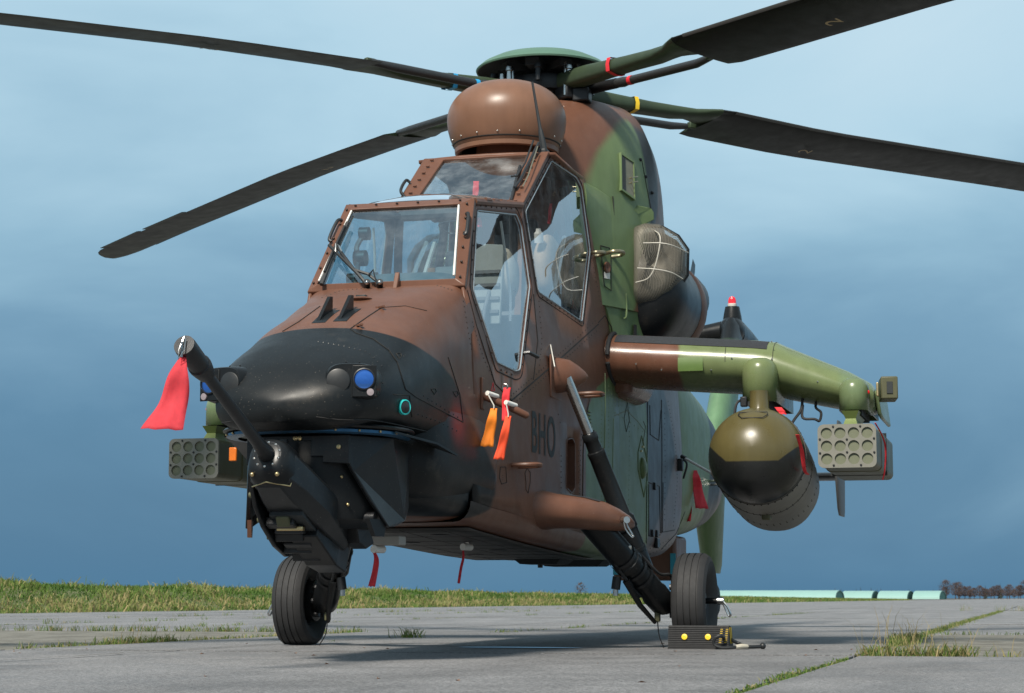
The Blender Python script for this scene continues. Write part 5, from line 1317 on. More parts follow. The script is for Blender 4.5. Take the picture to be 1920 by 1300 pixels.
# teardrop blister in a diamond plate
dm = [(1203, 818), (1212, 860), (1213, 900), (1207, 932), (1196, 880), (1196, 850)]
seam(dm + dm[:1], .005, M_GREEN, 'blister_plate'); p, nr = hit(1204, 878); P(MB().ball(p, .10, (.55, .32, .72), 20, 12), 'fuel_blister', M_GREEN)
for u, v in ((1202, 846), (1205, 838)): p, nr = hit(u, v, off=.004); P(MB().box(p, (.03, .01, .012)), 'blister_clip', M_BRASS)
for k in range(8):
    p, nr = hit(1104 + k * .6, 772 + 6.5 * k, off=.004); P(MB().box(p, (.06, .014, .008)), 'louvre', M_GREEN)
# grey rear door
for pts in ([(1218, 760), (1219, 815), (1235, 826), (1239, 770)], [(1240, 750), (1241, 850), (1240, 1000)], [(1216, 905), (1236, 912), (1238, 1000)], [(1216, 908), (1216, 1005), (1238, 1003)], [(1243, 905), (1242, 998), (1265, 994)], [(1284, 960), (1268, 1000), (1240, 1030)]): seam(pts, .0035)
rivets([(1252, 750), (1266, 830), (1270, 900), (1262, 990)], 7, M_LINE); rivets([(1216, 1030), (1235, 1022), (1262, 1008)], 6, M_LINE); rivets([(1216, 1040), (1240, 1030), (1268, 1014)], 6, M_LINE); rivets([(1246, 770), (1247, 880), (1246, 980)], 10, M_LINE)
for u, v in ((1226, 912), (1222, 1000), (1230, 1001)): p, nr = hit(u, v, off=.006); P(MB().box(p, (.05, .02, .05)), 'door_latch', M_GUNMETAL, bevel=.005)
p, nr = hit(1229, 1018, off=.01); P(MB().box(p, (.10, .03, .07)), 'door_fitting', M_BLACK, bevel=.008)
p, nr = hit(1271, 872, off=.02); P(MB().box(p, (.07, .04, .09)), 'rod_bracket', M_GUNMETAL, bevel=.008); P(MB().tube(bezier([p + Vector((0, .02, .04)), p + Vector((.02, .05, 0)), p + Vector((0, .02, -.10))], 5), .008, 6), 'bracket_hook', M_GUNMETAL)
p, nr = hit(1273, 856, off=.02); q_ = on('Y', p.y + .28, 1342, 892); P(MB().tube([p, q_], .010, 8), 'support_rod', M_WHITE); P(MB().cyl(p, p.lerp(q_, .12), .016, n=8), 'rod_sleeve', M_BLKPLASTIC)
for u, v in ((1330, 902), (1334, 909)): p, nr = hit(u, v, off=.0); P(MB().cyl(p, p + Vector((.02, .10, 0)), .010, n=8), 'static_peg', M_ALU) if p is not None else None
# nose rivets and hatch seams
seam([(716, 577), (690, 594), (657, 617), (668, 625), (700, 636), (730, 658), (745, 680)], .003); seam([(600, 575), (560, 604), (530, 622)], .003); seam([(716, 577), (760, 574), (800, 583)], .002)
rivets([(592, 640), (640, 648), (690, 660), (720, 690)], 9, M_GUNMETAL); rivets([(770, 530), (810, 533), (850, 545)], 6); rivets([(600, 560), (640, 545), (690, 541)], 8); rivets([(780, 776), (820, 790), (860, 810)], 8, M_GUNMETAL)
seam([(738, 740), (768, 742), (770, 770), (772, 782)], .0025); seam([(745, 680), (760, 730), (780, 745), (868, 792)], .0028); rivets([(790, 740), (830, 765), (862, 785)], 9, M_GUNMETAL)
seam([(868, 792), (862, 740), (840, 670)], .0025)
for u, v in ((747, 668), (812, 735), (853, 740)): seam([(u - 4, v - 5), (u + 4, v - 6), (u + 6, v), (u + 2, v + 5), (u - 4, v - 5)], .002)
# mast fairing seams and grille
seam([(1203, 300), (1212, 350), (1222, 400)], .0035, tree=COWB)
for u, v in ((1200, 300), (1210, 332), (1222, 362)): p, nr = hit(u, v, COWB, .004); P(MB().ball(p, .012, n=8, m=5), 'quarter_turn_lock', M_GUNMETAL, cow)
cn = [hit(u, v, COWB, -.0)[0] for u, v in ((1160, 287), (1185, 304), (1187, 377), (1161, 358))]
nr = hit(1172, 330, COWB)[1]
fr = MB()
o_, i_ = [p + nr * .004 for p in cn], [p - nr * .06 for p in cn]
ctr = sum(cn, Vector()) / 4
vb_ = P(MB().loft([[p - nr * .03 for p in cn], [p + nr * .020 for p in cn], [p.lerp(ctr, .10) + nr * .020 for p in cn], [p.lerp(ctr, .10) for p in cn]]), 'vent_frame', M_GREEN, cow, smooth=0)
P(MB().add([p.lerp(ctr, .08) + nr * .013 for p in cn], [(0, 1, 2, 3)]), 'vent_grille', simple('grille_grey', (.15, .15, .11), .6, 0, .25, 20), cow, smooth=0, fix=False)
P(MB().prism([cn[0].lerp(ctr, .1) + nr * .014, cn[0].lerp(ctr, .1).lerp(cn[1].lerp(ctr, .1), .32) + nr * .014, cn[3].lerp(ctr, .1).lerp(cn[2].lerp(ctr, .1), .32) + nr * .014, cn[3].lerp(ctr, .1) + nr * .014], nr * .002), 'vent_reveal', M_DARK, cow, smooth=0)
for v in (336, 345): a_, b_ = hit(1176, v, COWB, .016)[0], hit(1187, v - 2, COWB, .016)[0]; P(MB().tube([a_, a_ + nr * .02, b_ + nr * .02, b_], .004, 6), 'vent_handle', M_GOLD, cow)
for nm, (m, mat) in RV.items():
    if m.v: P(m, 'rivet_rows', mat, smooth=0, fix=False, kind='stuff')
# recessed step slot pocket
sl = [(x, side_y(x, z), z) for x, z in slot]
P(MB().loft([[Vector(p) + Vector((0, -.002, 0)) for p in sl], [Vector(p) + Vector((0, -.07, 0)) for p in sl]], cap1=True), 'step_pocket', M_BROWN, smooth=0)
P(MB().tube([Vector(p) for p in sl + sl[:1]], .004, 5), 'pocket_rim', M_BROWN)
# unit letters
def letters(txt, u0, v0, u1, hgt, mat, name):
    me = text_mesh(txt, 1.0, .014, 1.12); xs_ = [v.co.x for v in me.vertices]; ys_ = [v.co.y for v in me.vertices]
    a, b = side(u0, v0), side(u1, v0); w = a.x - b.x
    for v in me.vertices:
        t = (v.co.x - min(xs_)) / (max(xs_) - min(xs_)); h = (v.co.y - min(ys_)) / (max(ys_) - min(ys_))
        X = a.x - w * t; Z = a.z + hgt * h; v.co = (X, side_y(X, Z) + .0022, Z)
    me.materials.clear(); me.materials.append(mat); o = bpy.data.objects.new(name, me); COL.objects.link(o); o.parent = heli; return o
letters('BHO', 997, 849, 1041, .228, M_INK, 'unit_lettering')
# foot loops
def loop(u, v, ln, out, mat=M_BROWN):
    p, nr = hit(u, v); X = p.x
    P(MB().tube(bezier([(X + ln / 2, p.y - .02, p.z), (X + ln / 2, p.y + out * .6, p.z + .002), (X + ln / 2 - .03, p.y + out, p.z + .004), (X - ln / 2 + .03, p.y + out, p.z + .004), (X - ln / 2, p.y + out * .6, p.z + .002), (X - ln / 2, p.y - .02, p.z)], 5), .012, 8), 'foot_loop', mat)
loop(966, 874, .13, .125); loop(1090, 741, .15, .12)
# probe arm with two pitot heads
p, nr = hit(904, 738); tip = on('X', p.x - .10, 991, 781)
arm = P(MB().tube([p - Vector((0, .02, 0)), p.lerp(tip, .6), p.lerp(tip, .96), tip], [.020, .019, .018, .010], 12), 'probe_arm', M_BROWN)
P(MB().box(p + Vector((0, .002, 0)), (.05, .012, .16)), 'arm_foot', M_BROWN, arm, bevel=.01)
heads = []
for t in (.32, .72):
    a_ = p.lerp(tip, t) + Vector((.015, 0, .022)); P(MB().cyl(a_ + Vector((-.02, 0, 0)), a_ + Vector((.06, -.03, .01)), .012, n=10), 'pitot_cover', M_WHITE, arm); heads.append(a_ + Vector((.06, -.03, .01)))
# wire rod above strut fairing
pa_ = hit(1031, 647, off=.004)[0]; P(MB().tube([pa_, on('Y', .56, 1040, 688)], .0035, 5), 'cutter_rod', M_CREAM)
# small red warning triangle and white placards
seam([(921, 733), (927, 733), (924, 718), (921, 733)], .002, M_STRIPR, 'warning_triangle')
# belly fittings
def below(u, v, z): return on('Z', z, u, v)
for u, v, dz in ((1013, 1058, .06), (1126, 1063, .05), (1138, 1063, .05)):
    p = on('Y', 0.0, u, v); P(MB().cyl((p.x, p.y, belly_z(p.x)), (p.x, p.y, belly_z(p.x) - dz), .022, .016, 10), 'belly_antenna', M_BLKPLASTIC)
for u, w in ((1020, .16), (1080, .24)):
    p = on('Y', .05, u, 1054); P(MB().loft([[(p.x + a, p.y + b, belly_z(p.x)) for a, b in ((.2, -w), (.2, w), (-.2, w), (-.2, -w))], [(p.x + a, p.y + b, belly_z(p.x) - .04) for a, b in ((.15, -w * .75), (.15, w * .75), (-.15, w * .75), (-.15, -w * .75))]], cap1=True), 'belly_fairing', M_DARK)
probes = []
for u, v, y in ((708, 1030, .05), (874, 1026, .12)):
    p = on('Y', y, u, v); b = belly_z(p.x)
    if u < 800: P(MB().box((p.x - .02, p.y + .05, p.z + .04), (.10, .14, .045)), 'belly_box', simple('box_grey', (.30, .28, .25), .5), bevel=.006)
    P(MB().cyl((p.x - .02, p.y, max(b, p.z)), (p.x - .02, p.y, p.z), .009, n=8), 'probe_post', M_WHITE)
    P(MB().cyl((p.x - .05, p.y + .01, p.z), (p.x + .03, p.y - .01, p.z), .019, n=12), 'probe_head', M_WHITE); probes.append(Vector((p.x + .03, p.y - .01, p.z - .01)))

# ------------------------------------------------------------------ cockpit interior
tub = P(MB().box((1.85, 0, 1.13), (2.66, .80, .06)), 'cockpit_floor', M_DARK)
for s_ in (1, -1):
    poly = [(3.15, 1.15), (.45, 1.15), (.45, 2.0), (1.0, 1.92), (1.9, 1.92), (2.2, 1.60), (2.5, 1.40), (2.85, 1.40), (3.15, 1.7)]
    P(MB().prism([(x, s_ * (side_y(x, 1.3) - .055), z) for x, z in poly], (0, -s_ * .02, 0)), 'side_console', M_GREY, tub, smooth=0)
P(MB().box((.56, 0, 1.95), (.04, .84, 1.75)), 'rear_bulkhead', M_GREY, tub)
P(MB().box((3.12, 0, 1.45), (.04, .76, .60)), 'front_bulkhead', M_DARK, tub)
rings = []
for X, w, h in ((3.16, .20, .03), (3.12, .30, .075), (3.0, .325, .12), (2.88, .325, .135), (2.86, .315, .13)):
    rings.append([(X, w * math.copysign(abs(math.cos(a)) ** .5, math.cos(a)), 1.80 + h * abs(math.sin(a)) ** .6) for a in np.linspace(0, math.pi, 24)])
P(MB().loft(rings, closed=False), 'instrument_cowl', simple('cowl_felt', (.075, .095, .10), .9), tub, solid=.01)
P(MB().box((2.84, 0, 1.62), (.05, .60, .34)), 'instrument_panel', M_DARK, tub, bevel=.01)
def seat(x, z, name):
    st_ = P(MB().box((x, 0, z), (.46, .46, .12)), name, M_DARK, tub, bevel=.03)
    P(MB().box((x - .25, .05, z + .38), (.12, .36, .70), Matrix.Rotation(R(-10), 3, 'Y')), 'seat_back', M_GREY, tub, bevel=.04)
    P(MB().box((x - .33, .05, z + .74), (.10, .22, .16), Matrix.Rotation(R(-10), 3, 'Y')), 'head_rest', M_DARK, tub, bevel=.03)
    for y in ((.23,) if x > 2 else (-.27, .27)): P(MB().prism([(x + .15, y, z - .02), (x - .30, y, z - .02), (x - .40, y, z + .70), (x - .30, y, z + .74), (x - .05, y, z + .45), (x + .05, y, z + .15)], (0, .02, 0)), 'armour_wing', M_GREY, tub, bevel=.008)
    for y in (-.09, .09): P(MB().prism([(x - .16, y - .02, z + .70), (x - .16, y + .02, z + .70), (x - .10, y + .02, z + .10), (x - .10, y - .02, z + .10)], (.012, 0, 0)), 'harness_strap', M_LBROWN, tub, smooth=0)
seat(2.35, 1.38, 'front_seat'); seat(1.12, 1.78, 'rear_seat')
P(MB().box((1.78, 0, 1.55), (.08, .70, .62)), 'mid_bulkhead', M_GREY, tub, bevel=.02)
P(MB().box((1.66, .06, 2.02), (.16, .34, .22)), 'rear_display', M_DARK, tub, bevel=.03)
# louvred armour plate beside the pilot's head
ap = P(MB().prism([(2.20, .0, 1.75), (2.20, .31, 1.75), (2.12, .31, 2.20), (2.12, .20, 2.21), (2.14, .02, 2.10)], (.03, 0, 0)), 'armour_plate', simple('armour_grey', (.17, .20, .19), .6), tub, bevel=.006)
for k in range(4): P(MB().box((2.225 - .012 * k, .20, 1.82 + .075 * k), (.02, .20, .018)), 'plate_rib', M_GREY, tub)
# pilot's sight optics on the right of the windscreen
for (x, y, z), r_, l_ in (((2.86, -.25, 2.16), .035, .05), ((2.92, -.25, 2.02), .042, .06), ((3.0, -.21, 1.90), .030, .16)):
    P(MB().cyl((x, y - l_ / 2, z), (x, y + l_ / 2, z), r_, n=16), 'sight_optic', M_BLKPLASTIC, tub)
P(MB().tube(bezier([(2.86, -.26, 2.15), (2.90, -.28, 2.08), (2.92, -.26, 2.02), (2.97, -.25, 1.95), (3.0, -.22, 1.88), (3.02, -.2, 1.80)], 4), .014, 6), 'sight_arm', M_BLKPLASTIC, tub)
for s_ in (1, -1):
    P(MB().tube([(2.06, s_ * .33, 1.95), (2.04, s_ * .335, 2.2), (2.03, s_ * .33, 2.42)], .025, 8), 'inner_post', M_DARK, tub)
    P(MB().tube([(2.86, s_ * .30, 2.27), (2.45, s_ * .32, 2.34), (2.04, s_ * .33, 2.41)], .018, 8), 'inner_rail', M_DARK, tub)
    P(MB().tube(bezier([(2.40, s_ * .36, 2.28), (2.34, s_ * .37, 2.1), (2.30, s_ * .385, 1.9), (2.32, s_ * .39, 1.75)], 6), .007, 6), 'door_cable', M_CREAM, tub)
    P(MB().tube(bezier([(1.0, s_ * .37, 2.75), (.95, s_ * .40, 2.5), (1.05, s_ * .42, 2.2), (1.15, s_ * .43, 2.0)], 6), .028, 8), 'door_strut', M_BLKPLASTIC, tub)
    P(MB().tube([(1.12, s_ * .405, 2.42), (1.42, s_ * .415, 2.05)], .014, 6), 'door_lever', M_CREAM, tub)
    P(MB().tube([(.92, s_ * .41, 2.30), (1.15, s_ * .42, 2.02)], .012, 6), 'door_lever', M_CREAM, tub)
P(MB().tube([(2.03, -.33, 2.41), (2.03, .33, 2.41)], .03, 8), 'cross_frame', M_DARK, tub)
P(MB().box((2.0, .0, 2.40), (.06, .30, .05)), 'roof_switch_panel', M_DARK, tub, bevel=.01)
P(MB().tube(bezier([(2.1, .02, 2.38), (2.15, .08, 2.31), (2.12, .0, 2.28), (2.16, -.06, 2.33), (2.1, .05, 2.36)], 6), .005, 5), 'loose_wire', M_BLKPLASTIC, tub)

# ------------------------------------------------------------------ weapons hung under the wings
def rocket_box(s_, label):
    X0, Yc, Zc = .95, s_ * 2.037, 1.150; w, h, L_ = .335, .252, 1.35
    root = thing('rocket_launcher', label, 'launcher', (X0, Yc, Zc), 'twelve tube rocket launchers')
    def rr(hw, hh, r, x):
        out = []
        for cx, cy, a0 in ((1, 1, 0), (-1, 1, 90), (-1, -1, 180), (1, -1, 270)):
            for k in range(6):
                a = R(a0 + 18 * k); out.append((x, cx * (hw - r) + r * math.cos(a), cy * (hh - r) + r * math.sin(a)))
        return out
    MB().loft([rr(w / 2 - .004, h / 2 - .004, .035, -.02), rr(w / 2 - .004, h / 2 - .004, .035, -.40), rr(w / 2, h / 2, .035, -.405), rr(w / 2, h / 2, .035, -L_ + .05), rr(w / 2 - .03, h / 2 - .03, .03, -L_)], cap0=True, cap1=True).build('launcher_body', M_OLIVE, root, smooth=35)
    # face plate with twelve real openings
    ys_ = [(-1.5 + i) * .0778 for i in range(4)]; zs_ = [(-1 + j) * .0745 for j in range(3)]
    outline = [(y, z) for _, y, z in rr(w / 2, h / 2, .035, 0)]
    pts = [Vector(p) for p in outline]; ed = [(i, (i + 1) % 24) for i in range(24)]; holes = []
    for y in ys_:
        for z in zs_:
            k = len(pts); hp = [(y + .0325 * math.cos(2 * math.pi * t / 20), z + .0325 * math.sin(2 * math.pi * t / 20)) for t in range(20)]
            pts += [Vector(p) for p in hp]; ed += [(k + t, k + (t + 1) % 20) for t in range(20)]; holes.append(hp)
    vv, _, ff, *_ = delaunay_2d_cdt(pts, ed, [], 0, 1e-6); keep = []
    for f in ff:
        c = (sum(vv[i][0] for i in f) / 3, sum(vv[i][1] for i in f) / 3)
        if inside(c, outline) and not any((c[0] - sum(q[0] for q in hp) / 20) ** 2 + (c[1] - sum(q[1] for q in hp) / 20) ** 2 < .0318 ** 2 for hp in holes): keep.append(tuple(f))
    fp = MB(); fp.add([(0, p[0], p[1]) for p in vv], keep)
    face = fp.build('face_plate', M_CAPGREY, root, smooth=0, solid=.018)
    for y in ys_:
        for z in zs_: MB().lathe((-.012, y, z), (1, 0, 0), [(-.03, .0325), (0, .0322), (.0, .0)], 20).build('tube_cap', M_TUBECAP, root)
    for y, z in [(ys_[0] + .039, .112), (ys_[2] + .039, .112), (ys_[0] + .039, -.112), (ys_[2] + .039, -.112), (0, .037), (0, -.037), (-.155, .04), (.155, .04), (-.155, -.04), (.155, -.04)]:
        MB().lathe((0, y, z), (1, 0, 0), [(0, .007), (.005, .006), (.006, 0)], 8).build('face_bolt', M_GUNMETAL, root)
    MB().box((-.75, 0, .0), (.006, w + .006, h + .006)).build('body_band', M_DARK, root)
    MB().loft([[(-.22, -.05, h / 2 - .01), (-.22, .05, h / 2 - .01), (-.75, .05, h / 2 - .01), (-.75, -.05, h / 2 - .01)], [(-.27, -.03, h / 2 + .055), (-.27, .03, h / 2 + .055), (-.7, .03, h / 2 + .055), (-.7, -.03, h / 2 + .055)], [(-.24, -.05, h / 2 + .10), (-.24, .05, h / 2 + .10), (-.75, .05, h / 2 + .10), (-.75, -.05, h / 2 + .10)]], cap0=True, cap1=True).build('hanger_bracket', simple('bracket_green', (.13, .17, .05), .4), root)
    return root
rocket_box(1, 'olive twelve tube rocket launcher under the wingtip beside the large round pod')
rocket_box(-1, 'olive twelve tube rocket launcher on the far wing beside the gun barrel')
def round_pod(s_, label):
    X0, Yc, Zc = 1.08, s_ * 1.525, 1.108; r_ = .28
    root = thing('rocket_pod', label, 'rocket pod', (X0, Yc, Zc), 'round nosed rocket pods')
    ax = Vector((-1, -s_ * .03, -.125)).normalized()
    def pod_paint(n):
        x, y, z = n.xyz(); w = wob(n, .012, 5)
        c = n.mix(n.step(n.m('ADD', n.m('ADD', z, w), n.m('MULTIPLY', n.m('MAXIMUM', n.m('SUBTRACT', n.m('ABSOLUTE', y), .15), 0), -.9)), -.052, -.062), (.085, .070, .026), (.012, .013, .013))
        return paint(n, c, .30, .12, .4)
    prof = [(-.195, .0), (-.192, .05), (-.175, .115), (-.143, .172), (-.095, .22), (-.03, .259), (.04, .277), (.10, .280)]
    MB().lathe((0, 0, 0), ax, prof, 48).build('nose_cone', material('pod_nose_paint', pod_paint), root, smooth=60)
    MB().lathe((0, 0, 0), ax, [(.10, .2805), (.104, .284), (.7, .29), (1.1, .28), (1.35, .24), (1.5, .16), (1.51, .0)], 48).build('pod_body', simple('pod_grey', (.15, .14, .12), .5, 0, .2, 6), root, smooth=40)
    m = MB(); e1 = ax.orthogonal().normalized(); e2 = ax.cross(e1)
    for t in (.12, .42, .46, .80, .84):
        for k in range(44):
            a = 2 * math.pi * k / 44; m.ball(Vector(ax * t) + (e1 * math.cos(a) + e2 * math.sin(a)) * .284, .006, n=5, m=3)
    o = m.build('rivet_rows', M_LINE, root, smooth=0, fix=False, kind='stuff')
    MB().lathe((0, 0, 0), ax, [(.44, .284), (.443, .2895), (.446, .284)], 48).build('body_seam', M_LINE, root)
    MB().lathe((0, 0, 0), ax, [(.101, .279), (.104, .2865), (.108, .281)], 48).build('nose_joint', M_LINE, root)
    MB().box((-.45, 0, -.345), (.10, .05, .05)).build('drain_fitting', M_OLIVE, root, bevel=.01)
    MB().lathe((-.20, 0, .22), (0, 0, 1), [(0, .10), (.03, .075), (.06, .058), (.16, .055)], 24).build('pod_neck', M_POD, root)
    c = [(.105 - .9 * (z - .20), y, z) for y, z in ((-.08, .232), (.08, .232), (.085, .215), (.06, .195), (-.06, .195), (-.085, .215))]
    tree = None
    pts = [Vector((.16 - 1.6 * (z - .19) - 1.0 * abs(y) ** 2, y, z)) for _, y, z in c]
    q = []
    for p in pts:                                                    # drop the outline onto the ball
        d = Vector((p.x + .12, p.y, p.z)); rr_ = .268; u = Vector((0, p.y, p.z)); k = min(u.length, .27)
        x = float(np.interp(-k, [-.28, -.277, -.259, -.22, -.172, -.115, -.05, 0], [-.10, -.04, .03, .095, .143, .175, .192, .195])); q.append(Vector((x + .004, p.y, p.z)))
    MB().tube(q + q[:1], .003, 5).build('lid_gap', M_LINE, root)
    return root
round_pod(1, 'large round nosed rocket pod in olive and black under the inner pylon')

# ------------------------------------------------------------------ streamers, ties and tags
def ribbon(name, pts, width, mat, label, twist=0.0, sway=.015, cat='streamer', side_v=None, group='safety streamers on the helicopter', taper=None):
    path = bezier(pts, 8); rows = []
    sv0 = Vector(side_v or (RT[0], RT[1], 0)).normalized()
    for i, p in enumerate(path):
        t = i / (len(path) - 1); w = width * (taper[0] + (taper[1] - taper[0]) * t if taper else 1) / 2
        M = Matrix.Rotation(twist * t, 3, 'Z'); sv = M @ sv0; wv = Vector((DH[0], DH[1], 0)) * (sway * math.sin(t * 9 + len(name)))
        dpt = Vector((DH[0], DH[1], 0))
        rows.append([p + sv * (w * (-1 + c_ / 3)) * (1 - .06 * math.sin(t * 11 + c_)) + wv + dpt * (sway * .25 + .0015) * t * math.sin(t * 8 + c_ * 1.3) + Vector((0, 0, .003 * math.sin(c_ * 2.1) * t)) for c_ in range(7)])
    m = MB().loft(rows, closed=False); o = m.build(name, mat, None, smooth=60, fix=False, solid=.0015)
    return tag(o, label, cat, group)
mz = A1 + ax * .0
mz = on('Y', 0, 341, 668)
ribbon('streamer', [mz, on('Y', -.01, 337, 700), on('Y', -.015, 325, 750), on('Y', -.03, 305, 806)], .085, M_STREAM, 'red streamer fluttering from the gun muzzle pin', .3, .02, taper=(.3, 1.75))
P(MB().tube([on('Y', 0, 341, 640), on('Y', 0, 341, 670)], .0035, 5), 'muzzle_wire', M_STEEL, tur)
h1, h2 = heads
ribbon('streamer', [on('X', h1.x, 926, 766), on('X', h1.x, 921, 795), on('X', h1.x, 912, 838)], .060, M_ORANGE, 'orange streamer tied to the probe arm beside the lettering', .2, .008, taper=(.55, 1.1))
ribbon('streamer', [on('X', h2.x, 953, 780), on('X', h2.x, 945, 820), on('X', h2.x, 935, 862)], .050, M_REDOR, 'red orange streamer hanging from the outer probe of the arm', .4, .008, taper=(.6, 1.1))
ribbon('streamer', [on('X', h2.x - .03, 951, 727), on('X', h2.x - .02, 948, 750), on('X', h2.x - .01, 948, 790)], .036, M_RED, 'red fabric strap on a key ring above the probe arm', .2, .004)
o = MB().tube([on('X', h2.x - .03, 947 + 5 * math.cos(a), 725 + 5 * math.sin(a)) for a in [2 * math.pi * k / 12 for k in range(13)]], .0025, 5).build('key_ring', M_STEEL); tag(o, 'small steel key ring holding the red strap above the probe arm', 'key ring')
for a_, b_ in ((h1, (926, 766)), (h2, (953, 782))):
    P(MB().tube([a_, on('X', a_.x, b_[0], b_[1] - 6), on('X', a_.x, *b_)], .003, 5), 'tie_cord', M_CREAM, arm)
q = probes[0]; ribbon('streamer', [q, on('X', q.x, 706, 1048), on('X', q.x, 703, 1070), on('X', q.x, 697, 1100)], .030, M_STREAM, 'narrow red streamer under the pale belly box behind the nose wheel side', .5, .008, taper=(.5, 1.2))
q = probes[1]; ribbon('streamer', [q, on('X', q.x, 869, 1045), on('X', q.x, 864, 1066), on('X', q.x, 860, 1094)], .018, M_STREAM, 'thin red streamer hanging from the white belly probe', .8, .006, taper=(.5, 1.1))
p, nr = hit(1300, 880, off=.10); ribbon('streamer', [on('X', p.x, 1302, 882), on('X', p.x, 1306, 905), on('X', p.x, 1316, 954)], .085, M_STREAM, 'broad red streamer blowing beside the rear fuselage rod', .3, .02, taper=(.5, 1.2))
ribbon('streamer', [on('X', p.x, 1293, 908), on('X', p.x, 1292, 930), on('X', p.x, 1295, 950), on('X', p.x, 1291, 978)], .030, M_RED, 'twisted narrow red tape hanging below the rear fuselage rod', 3.0, .01)
P(MB().tube([on('X', p.x, 1291, 862), on('X', p.x, 1293, 885), on('X', p.x, 1293, 912)], .006, 6), 'cover_wire', M_GOLD)
# tags on launchers
o = ribbon('streamer', [on('X', .75, 1641, 793), on('X', .6, 1653, 815), on('X', .5, 1660, 840), on('X', .5, 1659, 880), on('X', .5, 1655, 900)], .010, M_RED, 'red cord hanging down the side of the outer rocket launcher', .5, .003)
ribbon('streamer', [on('Y', 1.80, 1495, 815), on('Y', 1.805, 1503, 845), on('Y', 1.81, 1508, 880), on('Y', 1.815, 1514, 890)], .022, M_RED, 'red tag lying against the side of the round pod', .2, .003)
ribbon('streamer', [on('X', .62, 1459, 764), on('X', .62, 1465, 772), on('X', .62, 1468, 777)], .045, M_RED, 'small red tag tucked behind the round pod neck', .2, .002)
o = MB().box(on('X', 1.05, 437, 852), (.02, .05, .085)).build('tie_tag', M_ORLENS, None, bevel=.006); tag(o, 'small orange marker beside the far rocket launcher', 'marker')

# things in the cockpit
def lump(name, c, r_, sc, mat, label, cat, seed):
    m = MB().ball(c, r_, sc, 24, 16); rg = random.Random(seed); ph = [(rg.uniform(8, 26), rg.uniform(8, 26), rg.uniform(8, 26), rg.random() * 6) for _ in range(5)]
    c = Vector(c); m.v = [tuple(c + (Vector(v) - c) * (1 + .05 * sum(math.sin(a * v[0] + b * v[1] + d * v[2] + e) for a, b, d, e in ph) / 2)) for v in m.v]
    return tag(m.build(name, mat, None, smooth=80), label, cat)
p = on('Y', .28, 945, 520); lump('helmet_bag', p, .12, (1, .7, 1.25), M_KHAKI, 'pale khaki helmet bag behind the front side window', 'bag', 3)
p = on('Y', .30, 1028, 500); bpk = thing('backpack', 'brown backpack with straps behind the rear side window', 'backpack', p)
m = MB().ball((0, 0, 0), .15, (.9, .6, 1.25), 24, 16); m.v = [(x * (1 + .06 * math.sin(25 * z)), y, z + .01 * math.sin(30 * x)) for x, y, z in m.v]; m.build('pack_body', M_TAN, bpk, smooth=70)
MB().ball((-.10, .02, .06), .10, (1, .7, 1), 18, 12).build('pack_pocket', M_LBROWN, bpk)
for x in (.0, -.07): MB().loft([[(x + .03, .10, .10), (x, .105, .10)], [(x + .06, .115, 0), (x + .03, .118, 0)], [(x + .07, .10, -.16), (x + .035, .105, -.17)], [(x + .04, .09, -.26), (x + .01, .095, -.26)]], closed=False).build('pack_strap', M_LBROWN, bpk, solid=.006, fix=False)
p = on('Y', .28, 1010, 443); o = MB().lathe(p, (.2, 0, 1), [(-.04, .028), (.015, .028), (.03, .016), (.045, .014), (.045, 0)], 16).build('water_bottle', M_CREAM); tag(o, 'white bottle stuck in the brown backpack', 'bottle')
p = on('Y', .33, 1065, 558); o = MB().prism([on('Y', .36, 1057, 532), on('Y', .36, 1064, 536), on('Y', .36, 1086, 592), on('Y', .36, 1080, 590)], (0, -.02, 0)).build('cover_strap', M_RED, smooth=0); tag(o, 'red fabric cover standing in the bottom of the rear side window', 'cover')
for nm, pts, w, lab in (('streamer', [on('X', 1.55, 893, 340), on('X', 1.55, 892, 360), on('X', 1.55, 891, 378)], .035, 'red tag hanging inside the rear windscreen'),
                        ('streamer', [on('Y', .30, 896, 408), on('Y', .30, 898, 418), on('Y', .30, 899, 426)], .03, 'short red tag inside the top of the front side window'),
                        ('streamer', [on('Y', .30, 1033, 382), on('Y', .30, 1031, 400), on('Y', .30, 1029, 420)], .018, 'thin red tag inside the upper rear side window')):
    ribbon(nm, pts, w, M_RED, lab, .1, .002)

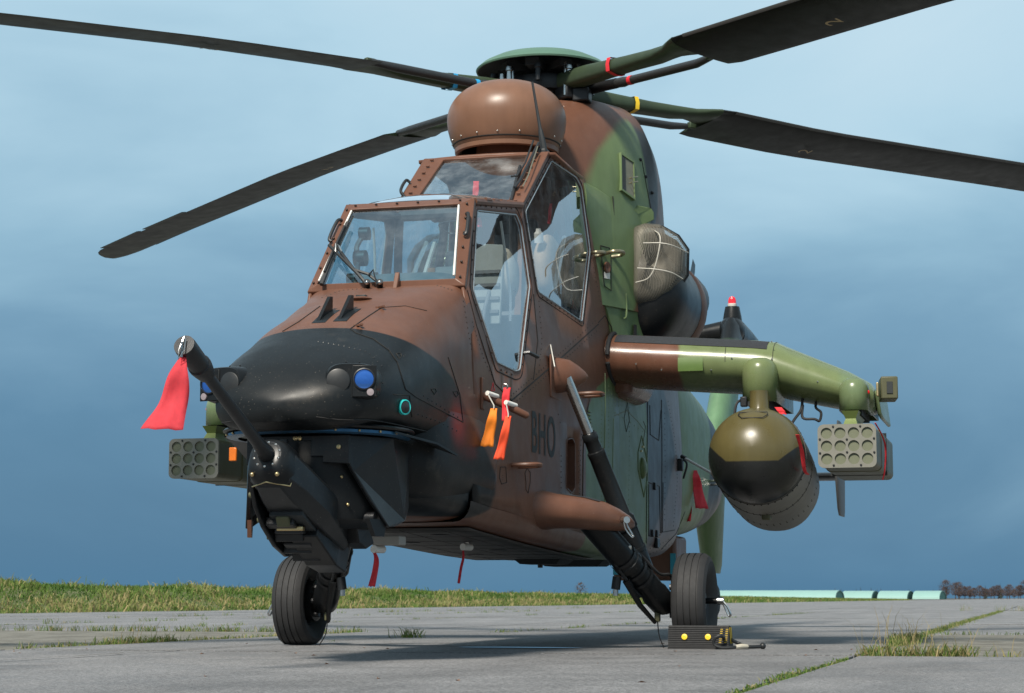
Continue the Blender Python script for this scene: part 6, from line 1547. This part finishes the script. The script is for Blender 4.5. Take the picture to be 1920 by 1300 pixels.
# ------------------------------------------------------------------ wheel chock
ck0 = on('Z', 0, 1254, 1217); CX, CYc = 1.63, 1.27
chock = thing('wheel_chock', 'black ribbed rubber chock with yellow studs against the main wheel', 'wheel chock', (CX, CYc, 0))
Wc, Hc = .335, .128; prof = []
NR = 13
for k in range(NR):
    z0 = Hc * k / NR; z1 = Hc * (k + .62) / NR; z2 = Hc * (k + .99) / NR; f = lambda z: .0 - .20 * z
    prof += [(f(z0) + .004, z0), (f(z1) + .004, z1), (f(z1) - .004, z1 + .0005), (f(z2) - .004, z2)]
prof += [(-.045, Hc + .001), (-.09, Hc - .002)]
back = [(-.14, .09), (-.17, .05), (-.18, .0)]
m = MB(); ring1 = [(x, -Wc / 2, z) for x, z in prof + back]; m.loft([ring1, [(x, Wc / 2, z) for x, z in prof + back]], cap0=True, cap1=True); m.build('chock_body', M_RUBBER, chock, smooth=0)
for y in (-.075, .055): MB().lathe((-.010, y, .066), (1, 0, .2), [(0, .017), (.010, .016), (.012, .005), (.009, 0)], 16).build('yellow_stud', M_YELLOW, chock)
for k in range(2):
    MB().prism([(-.030 - .05 * k, Wc / 2 + .001, .118), (-.048 - .05 * k, Wc / 2 + .001, .118), (-.085 - .045 * k, Wc / 2 + .001, .03), (-.07 - .045 * k, Wc / 2 + .001, .03)], (0, .002, 0)).build('yellow_stripe', M_YELLOW, chock)
    MB().prism([(-.004 - .2 * z + .0045, Wc / 2 - .045 + .03 * k + dy, z) for z, dy in ((.115, 0), (.115, .014), (.03, .004), (.03, -.010))], (.0015, 0, 0)).build('yellow_stripe', M_YELLOW, chock)
rope = thing('chock_rope', 'black rope loop with pale whipped knot tied to the chock', 'rope', (CX, CYc + Wc / 2, 0))
MB().tube(bezier([(.0, -.03, .075), (.03, -.02, .065), (.05, -.035, .075), (.055, -.065, .06), (.05, -.07, .03), (.05, -.03, .012), (.04, .02, .012), (.02, .06, .014)], 8), .009, 8).build('rope_loop', M_BLKPLASTIC, rope)
MB().tube([(.03, .045, .014), (.01, .075, .018), (-.02, .10, .016)], [.012, .014, .012], 8).build('rope_whipping', M_KHAKI, rope)
MB().tube(bezier([(-.10, -.0, .05), (-.12, .04, .03), (-.06, .09, .014), (-.02, .10, .014), (-.05, .14, .014), (-.08, .165, .015)], 6), .010, 8).build('rope_tail', M_BLKPLASTIC, rope)
MB().ball((-.09, .175, .018), .018, n=10, m=8).build('rope_knot', M_BLKPLASTIC, rope)
